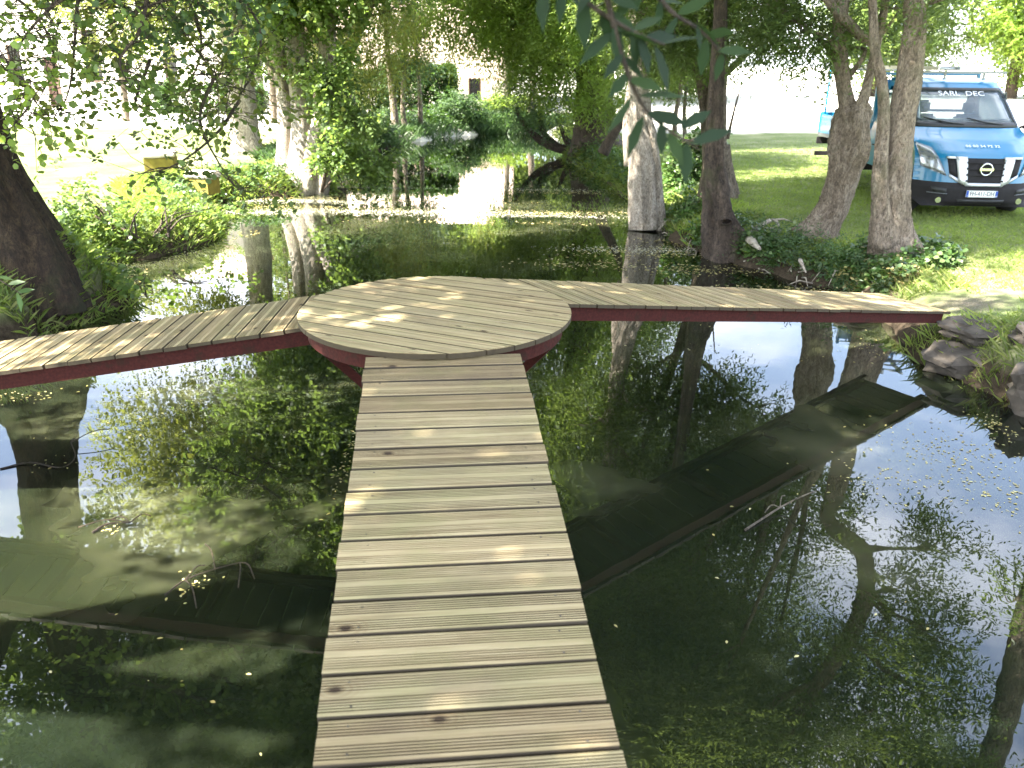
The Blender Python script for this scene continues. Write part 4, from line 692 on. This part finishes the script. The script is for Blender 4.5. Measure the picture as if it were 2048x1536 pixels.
near_spray('ash_branch','dark leafy spray hanging close to the viewer, drooping lowest over the white trunk',[(1200,-60,1.5),(1225,40,1.5),(1250,130,1.5),(1285,210,1.5),(1330,255,1.5),(1400,300,1.5)],'leaf_shade',.07,2,10)
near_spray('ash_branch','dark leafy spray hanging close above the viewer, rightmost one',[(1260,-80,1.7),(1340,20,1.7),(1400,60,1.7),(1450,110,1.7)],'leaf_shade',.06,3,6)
near_spray('pale_sprig','pale leafy sprig at the left edge above the end of the walkway',[(-60,520,4.5),(0,560,4.5),(45,590,4.5)],'leaf_blue',.1,4,4)
# ---------------------------------------------------------------- flatbed truck
vx,vy=7.43,13.36; VAN=empty('flatbed_truck',(vx,vy,gz(7.65,14.2)-.01),R_(-3.5),'blue flatbed truck parked on the lawn behind the trees, black bumper and silver grille','truck'); VAN.scale=(.93,.93,.93)
PR=[(.10,.2,.0,.94),(.0,.28,.40,1.0),(-.01,.5,.42,1.02),(.03,.6,.42,1.02),(.06,.8,.42,1.02),(.1,.99,.42,1.02),(.17,1.07,.40,1.02),(.45,1.25,.30,1.0),(.85,1.4,.26,.98),(.95,1.45,.25,.97),(1.3,1.79,.24,.90),(1.62,2.08,.22,.82),(1.8,2.18,.16,.78),(2.3,2.25,.06,.76),(2.95,2.25,0,.76)]  # y z wrap halfwidth
def S_(u,z=None,i=None,f=0):
    if z is not None:
        for i in range(len(PR)-1):
            if PR[i][1]<=z<=PR[i+1][1]: f=(z-PR[i][1])/(PR[i+1][1]-PR[i][1]+1e-9); break
        else: i=0 if z<PR[0][1] else len(PR)-2; f=0 if z<PR[0][1] else 1
    a,b=PR[i],PR[min(i+1,len(PR)-1)]; q=[a[k]+(b[k]-a[k])*f for k in range(4)]
    return Vector((u*q[3],q[0]+q[2]*abs(u)**3.5,q[1]))
US=[-1+2*k/24 for k in range(25)]
def van_strip(name,i0,i1,mat_,parent=VAN,skip=None):
    bm=bmesh.new(); rows=[]
    for i in range(i0,i1):
        for k in range(4): rows.append((i,k/4))
    rows.append((i1-1,1.)); V_=[[bm.verts.new(S_(u,i=i,f=f)) for u in US] for i,f in rows]
    for r in range(len(rows)-1):
        for c in range(24):
            if skip and skip(rows[r][0],US[c]+1/24): continue
            bm.faces.new((V_[r][c],V_[r][c+1],V_[r+1][c+1],V_[r+1][c]))
    bm.verts.index_update()
    for v in [v for v in bm.verts if not v.link_faces]: bm.verts.remove(v)
    return bm
wsk=lambda i,u: i in (9,10) and abs(u)<.9
bm=van_strip('cab',3,14,None,skip=wsk)
for s in (-1,1):   # cab sides with window opening
    rows=[S_(s,i=i,f=f) for i in range(3,12) for f in (0,.5)]+[S_(s,i=12)]
    prev=None
    for p in rows:
        cols=[p,Vector((p.x,max(p.y,1.55),p.z)),Vector((p.x,2.75,p.z)),Vector((p.x,3.0,p.z))]; cur=[bm.verts.new(c) for c in cols]
        if prev:
            zm=(prev[0].co.z+cur[0].co.z)/2
            for k in range(3):
                if (k==1) and 1.42<zm<2.03: continue
                if (cur[k].co-cur[k+1].co).length<.01 and (prev[k].co-prev[k+1].co).length<.01: continue
                bm.faces.new((prev[k],prev[k+1],cur[k+1],cur[k]))
        prev=cur
    box(bm,*sorted((s*.76,s*1.0)),2.97,3.0,.6,2.2)
box(bm,-.76,.76,2.97,3.0,.6,1.45); box(bm,-.76,.76,2.97,3.0,2.0,2.24)
bmesh.ops.remove_doubles(bm,verts=bm.verts[:],dist=.002); cab=obj('cab_body',bm,M['van_blue'],VAN,True)
bm=van_strip('b',0,3,None)
for s in (-1,1):
    prev=None
    for p in [S_(s,i=i) for i in range(0,4)]+[S_(s,z=.72)]:
        cur=[bm.verts.new(p+Vector((s*.004,0,0))),bm.verts.new((p.x+s*.004,max(p.y,.62),p.z))]
        if prev: bm.faces.new((prev[0],prev[1],cur[1],cur[0]))
        prev=cur
bumper=obj('bumper',bm,M['van_black'],VAN,True)
def patch(name,cs,mat_,eps=.012,parent=VAN,nx_=8,nz2=4,th=.012,smooth=True):
    """quad patch hugging the front; corners (x,z): top left, top right, bottom right, bottom left"""
    bm=bmesh.new(); G=[]
    for lay in (0,1):
        g=[]
        for j in range(nz2+1):
            t_=j/nz2; row=[]
            for i in range(nx_+1):
                q=i/nx_; x=(cs[0][0]*(1-q)+cs[1][0]*q)*(1-t_)+(cs[3][0]*(1-q)+cs[2][0]*q)*t_; z=(cs[0][1]*(1-q)+cs[1][1]*q)*(1-t_)+(cs[3][1]*(1-q)+cs[2][1]*q)*t_
                hw=S_(1,z=z).x; u=max(-1,min(1,x/hw)); p=S_(u,z=z); n_=Vector((u**5*.8,-1,.25)).normalized(); row.append(bm.verts.new(p+n_*(eps-(th+.0 if lay else 0))))
            g.append(row)
        G.append(g)
    for j in range(nz2):
        for i in range(nx_):
            bm.faces.new((G[0][j][i],G[0][j+1][i],G[0][j+1][i+1],G[0][j][i+1])); bm.faces.new((G[1][j][i],G[1][j][i+1],G[1][j+1][i+1],G[1][j+1][i]))
    rim=[(0,i) for i in range(nx_)]+[(j,nx_) for j in range(nz2)]+[(nz2,i) for i in range(nx_,0,-1)]+[(j,0) for j in range(nz2,0,-1)]
    for k in range(len(rim)):
        a,b=rim[k],rim[(k+1)%len(rim)]; bm.faces.new((G[0][a[0]][a[1]],G[0][b[0]][b[1]],G[1][b[0]][b[1]],G[1][a[0]][a[1]]))
    bmesh.ops.recalc_face_normals(bm,faces=bm.faces[:]); return obj(name,bm,M[mat_],parent,smooth)
gr=patch('grille',[(-.34,1.0),(.34,1.0),(.3,.58),(-.3,.58)],'van_black',.01,smooth=False)
for k in range(4): patch('slat',[(-.31,.945-k*.1),(.31,.945-k*.1),(.31,.915-k*.1),(-.31,.915-k*.1)],'steel_grey' if k<0 else 'van_black',.035,gr,6,1,.02,False)
for s in (-1,1):
    q=lambda L_:[(x*s,z) for x,z in L_]
    patch('headlight',q([(-.995,1.22),(-.80,1.14),(-.60,.70),(-.95,.84)]),'lens',.02,VAN,8,8,.015)
    hl=patch('reflector',q([(-.985,1.19),(-.81,1.11),(-.63,.74),(-.94,.86)]),'chrome',.002,VAN,8,8,.01)
    patch('grille_frame',q([(-.49,1.02),(-.31,1.02),(-.27,.545),(-.41,.6)]),'satin_silver',.03,VAN,3,6,.03)
    patch('grille_frame',q([(-.625,1.02),(-.49,1.02),(-.49,.985),(-.62,.985)]),'satin_silver',.026,VAN,3,1,.02)
    patch('grille_frame',q([(-.57,.74),(-.43,.66),(-.41,.6),(-.56,.69)]),'satin_silver',.026,VAN,3,1,.02)
    patch('side_grille',q([(-.61,.985),(-.49,.985),(-.43,.68),(-.56,.73)]),'van_black',.012,VAN,3,3,.01)
    patch('intake',q([(-.80,.53),(-.58,.5),(-.57,.42),(-.77,.43)]),'ink_black',.006,VAN,4,2,.004)
    patch('intake_trim',q([(-.84,.425),(-.56,.415),(-.56,.405),(-.84,.41)]),'steel_grey',.014,VAN,4,1,.01)
    bm=bmesh.new(); c=S_(-.67*1.0*s*-1 if s>0 else -.67,z=.3); bmesh.ops.create_cone(bm,cap_ends=True,segments=20,radius1=.055,radius2=.05,depth=.03,matrix=Matrix.Translation(c+Vector((0,-.005,0)))@Matrix.Rotation(R_(90),4,'X')); obj('fog_lamp',bm,M['chrome'],VAN)
patch('grille_frame',[(-.36,.6),(.36,.6),(.3,.545),(-.3,.545)],'satin_silver',.03,VAN,6,1,.03)
bm=bmesh.new(); ec=S_(0,z=.83)+Vector((0,-.05,0))
nseg=28
def torus(bm,c,R1,r1,ns=28,nm=8):
    rr=[[bm.verts.new(c+Vector(((R1+r1*math.cos(6.283*j/nm))*math.cos(6.283*i/ns),r1*math.sin(6.283*j/nm),(R1+r1*math.cos(6.283*j/nm))*math.sin(6.283*i/ns)))) for j in range(nm)] for i in range(ns)]
    for i in range(ns):
        for j in range(nm): f=bm.faces.new((rr[i][j],rr[(i+1)%ns][j],rr[(i+1)%ns][(j+1)%nm],rr[i][(j+1)%nm])); f.smooth=True
torus(bm,ec,.095,.014); box(bm,ec.x-.115,ec.x+.115,ec.y-.018,ec.y+.006,ec.z-.02,ec.z+.02); obj('emblem',bm,M['chrome'],gr)
def text(name,s,size,mat_,loc,rot,parent,ext=.002,align='CENTER',sx=1):
    c=D.curves.new(name,'FONT'); c.body=s; c.size=size; c.extrude=ext; c.align_x=align; c.align_y='CENTER'; o=D.objects.new(name,c); COL.objects.link(o); dg=bpy.context.evaluated_depsgraph_get(); me=D.meshes.new_from_object(o.evaluated_get(dg)); COL.objects.unlink(o); D.objects.remove(o)
    o=D.objects.new(name,me); me.materials.clear(); me.materials.append(M[mat_]); o.location=loc; o.rotation_euler=rot; o.scale=(sx,1,1); return link(o,parent)
bm=bmesh.new(); box(bm,-.26,.26,-.05,-.035,.375,.485,bev=.003); pl=obj('license_plate',bm,M['plate_white'],VAN); pl.location=(-.02,0,0)
for x in (-.24,.24): bm=bmesh.new(); box(bm,x-.0195,x+.0195,-.0525,-.0505,.378,.482); obj('country_band',bm,M['plate_blue'],pl)
text('lettering','FH-411-DH',.098,'ink_black',(0,-.052,.431),(R_(90),0,0),pl,.0015,sx=.86); text('lettering','F',.035,'plate_white',(-.24,-.0535,.395),(R_(90),0,0),pl,.001); text('lettering','64',.035,'plate_white',(.24,-.0535,.395),(R_(90),0,0),pl,.001)
patch('lower_grille',[(-.4,.33),(.4,.33),(.36,.25),(-.36,.25)],'ink_black',.004,VAN,6,2,.003)
# windscreen with its dark border, sticker lettering and wipers
def frame_patch(z0,z1,x0,x1,mat_,nm,eps=.006): return patch(nm,[(-x1,z1),(x1,z1),(x0,z0),(-x0,z0)],mat_,eps,VAN,16,6,.01)
frame_patch(1.5,2.045,.88,.75,'wglass','windscreen',.0)
for cs in ([(-.77,2.09),(.77,2.09),(.76,2.04),(-.76,2.04)],[(-.9,1.53),(.9,1.53),(.92,1.445),(-.92,1.445)]): patch('screen_border',cs,'ink_black',.01,VAN,16,1,.006)
for s in (-1,1): patch('screen_border',[(s*.80,2.07),(s*.745,2.07),(s*.865,1.5),(s*.935,1.48)],'ink_black',.009,VAN,2,8,.006)
slope=math.atan2(2.08-1.45,1.62-.95); p=S_(0,z=1.985); text('lettering','SARL  DEC',.15,'sticker_white',(p.x-.02,p.y-.025,p.z+.01),(slope,0,0),VAN,.001,sx=1.15)
p=S_(0,z=1.17); text('lettering','05 80 34 72 32',.085,'sticker_white',(p.x,p.y-.012,p.z+.014),(math.atan2(.18,.28),0,0),VAN,.001,sx=1.1)
for x0,x1 in ((-.72,-.1),(-.02,.6)):
    bm=bmesh.new(); tube(bm,[S_(x0/.92,z=1.60)+Vector((0,-.035,0)),S_((x0+x1)/2/.95,z=1.53)+Vector((0,-.04,0)),S_(x1/.97,z=1.5)+Vector((0,-.035,0))],[.008,.014,.012],6); obj('wiper',bm,M['ink_black'],VAN,True)
for x in (-.45,.38):
    bm=bmesh.new(); box(bm,x-.25,x+.25,1.9,2.05,.9,1.62,bev=.05); box(bm,x-.12,x+.12,1.93,2.02,1.64,1.86,bev=.04); obj('seat',bm,M['seat_dark'],VAN,True)
bm=bmesh.new(); box(bm,-.88,.88,1.0,1.35,1.0,1.42,bev=.05); obj('dashboard',bm,M['seat_dark'],VAN); bm=bmesh.new(); box(bm,-.9,.9,.9,2.95,.55,.62); obj('cab_floor',bm,M['van_black'],VAN)
for s in (-1,1):
    bm=bmesh.new(); v=[bm.verts.new(p) for p in ((s*.965,1.6,1.44),(s*.965,2.72,1.44),(s*.835,2.72,2.02),(s*.835,1.62,2.02))]; bm.faces.new(v); o=obj('side_window',bm,M['wglass'],VAN); sm=o.modifiers.new('t','SOLIDIFY'); sm.thickness=.006
    bm=bmesh.new(); box(bm,-.09,.09,-.05,.05,-.19,.19,bev=.04); tube(bm,[(-s*.05,0,-.1),(-s*.2,.05,-.14)],[.025,.025],8); o=obj('wing_mirror',bm,M['van_black'],VAN,True); o.location=(s*1.19,1.32,1.56)
    bm=bmesh.new(); box(bm,*sorted((s*1.024,s*1.032)),1.7,2.7,.98,1.0); obj('door_trim',bm,M['van_black'],VAN)
def wheel(x,y,r=.345,w_=.22):
    bm=bmesh.new(); Mw=Matrix.Translation((x,y,r))@Matrix.Rotation(R_(90),4,'Y'); bmesh.ops.create_cone(bm,cap_ends=True,segments=36,radius1=r,radius2=r,depth=w_,matrix=Mw); bmesh.ops.bevel(bm,geom=[e for e in bm.edges if e.calc_face_angle(0)>1],offset=.035,segments=3,affect='EDGES'); o=obj('wheel',bm,M['tyre'],VAN,True)
    s=1 if x>0 else -1; bm=bmesh.new(); bmesh.ops.create_cone(bm,cap_ends=True,segments=28,radius1=.2,radius2=.17,depth=.02,matrix=Matrix.Translation((x+s*(w_/2+.006),y,r))@Matrix.Rotation(R_(90*s),4,'Y')); obj('rim',bm,M['steel_grey'],o)
for x in (-.87,.87):
    for y in (.86,5.15): wheel(x,y)
    bm=bmesh.new(); s=1 if x>0 else -1
    for k in range(15):
        a0,a1=math.pi*k/14*1.0,math.pi*(k+1)/14
        if k==14: break
        P=[(x+s*.17-s*.3*q,.86-math.cos(a)*(.43+.02*e),.36+math.sin(a)*(.43+.02*e)) for a in (a0,a1) for q in (0,1) for e in (0,)]
        v=[bm.verts.new(p) for p in P]; bm.faces.new((v[0],v[1],v[3],v[2]))
    o=obj('wheel_arch',bm,M['van_black'],VAN,True); sm=o.modifiers.new('t','SOLIDIFY'); sm.thickness=.05; sm.offset=0
bm=bmesh.new()
for x in (-.42,.36): box(bm,x,x+.07,.5,6.3,.5,.66)
for y in (1.2,3.2,4.4,5.6,6.2): box(bm,-.35,.36,y,y+.08,.52,.64)
box(bm,-1.0,-.6,3.3,4.3,.42,.8,bev=.03); obj('chassis',bm,M['van_black'],VAN)
bm=bmesh.new(); box(bm,-1.02,1.02,3.1,6.55,.86,.94); obj('bed_floor',bm,M['steel_grey'],VAN)
for s in (-1,1):
    bm=bmesh.new(); box(bm,*sorted((s*1.0,s*1.03)),3.12,6.5,.945,1.36)
    for k in range(4): box(bm,*sorted((s*1.031,s*1.045)),3.12+k*1.11,3.2+k*1.11,.945,1.36)
    obj('side_board',bm,M['van_blue'],VAN)
    bm=bmesh.new(); box(bm,*sorted((s*.75,s*1.02)),6.56,6.62,.66,.82,bev=.01); obj('tail_lamp',bm,M['van_black'],VAN)
    bm=bmesh.new(); box(bm,*sorted((s*.62,s*1.04)),4.7,4.72,.3,.8); obj('mud_flap',bm,M['tyre'],VAN)
bm=bmesh.new(); box(bm,-1.02,1.02,6.52,6.55,.945,1.4); obj('tail_board',bm,M['van_blue'],VAN)
bm=bmesh.new(); box(bm,-1.02,1.02,6.6,6.66,.38,.48); obj('rear_bumper',bm,M['van_black'],VAN)
bm=bmesh.new()
for x in (-.98,.92): box(bm,x,x+.06,3.08,3.14,.95,2.36)
for z in (1.3,1.6,1.9,2.28): box(bm,-.92,.92,3.09,3.13,z,z+.05)
obj('headboard',bm,M['van_blue'],VAN)
for x in (-.95,.95):
    bm=bmesh.new(); tube(bm,[(x,6.45,.95),(x,6.45,2.38)],[.025,.025],8); obj('rack_post',bm,M['van_blue'],VAN,True)
bm=bmesh.new(); box(bm,-.9,.9,6.43,6.47,2.34,2.38); obj('rack_bar',bm,M['steel_grey'],VAN)
bm=bmesh.new(); box(bm,-.9,.9,1.9,1.95,2.33,2.37); obj('rack_bar',bm,M['steel_grey'],VAN)
for x in (-.85,-.2,.5):
    bm=bmesh.new(); box(bm,x,x+.04,1.93,1.96,2.22,2.33); obj('rack_foot',bm,M['steel_grey'],VAN)
LD=empty('ladder',(vx,vy,VAN.location.z),R_(-3.5),'aluminium ladder lying lengthways on the roof rack of the blue flatbed truck','ladder'); LD.scale=(.93,.93,.93)
for x in (-.5,-.12):
    bm=bmesh.new(); box(bm,x,x+.03,1.5,6.6,2.383,2.45); obj('rail',bm,M['satin_silver'],LD)
bm=bmesh.new()
for k in range(18): tube(bm,[(-.5,1.65+k*.28,2.415),(-.1,1.65+k*.28,2.415)],[.014,.014],6)
obj('rungs',bm,M['satin_silver'],LD)
bm=bmesh.new()
bm2=tube(bm,[(-.06,0,0),(0,.0,-.3),(.03,0,-.62)],[.012,.012,.006],6); o=obj('strap',bm,M['orange_strap'],VAN,True); o.location=(-1.06,3.3,1.6)
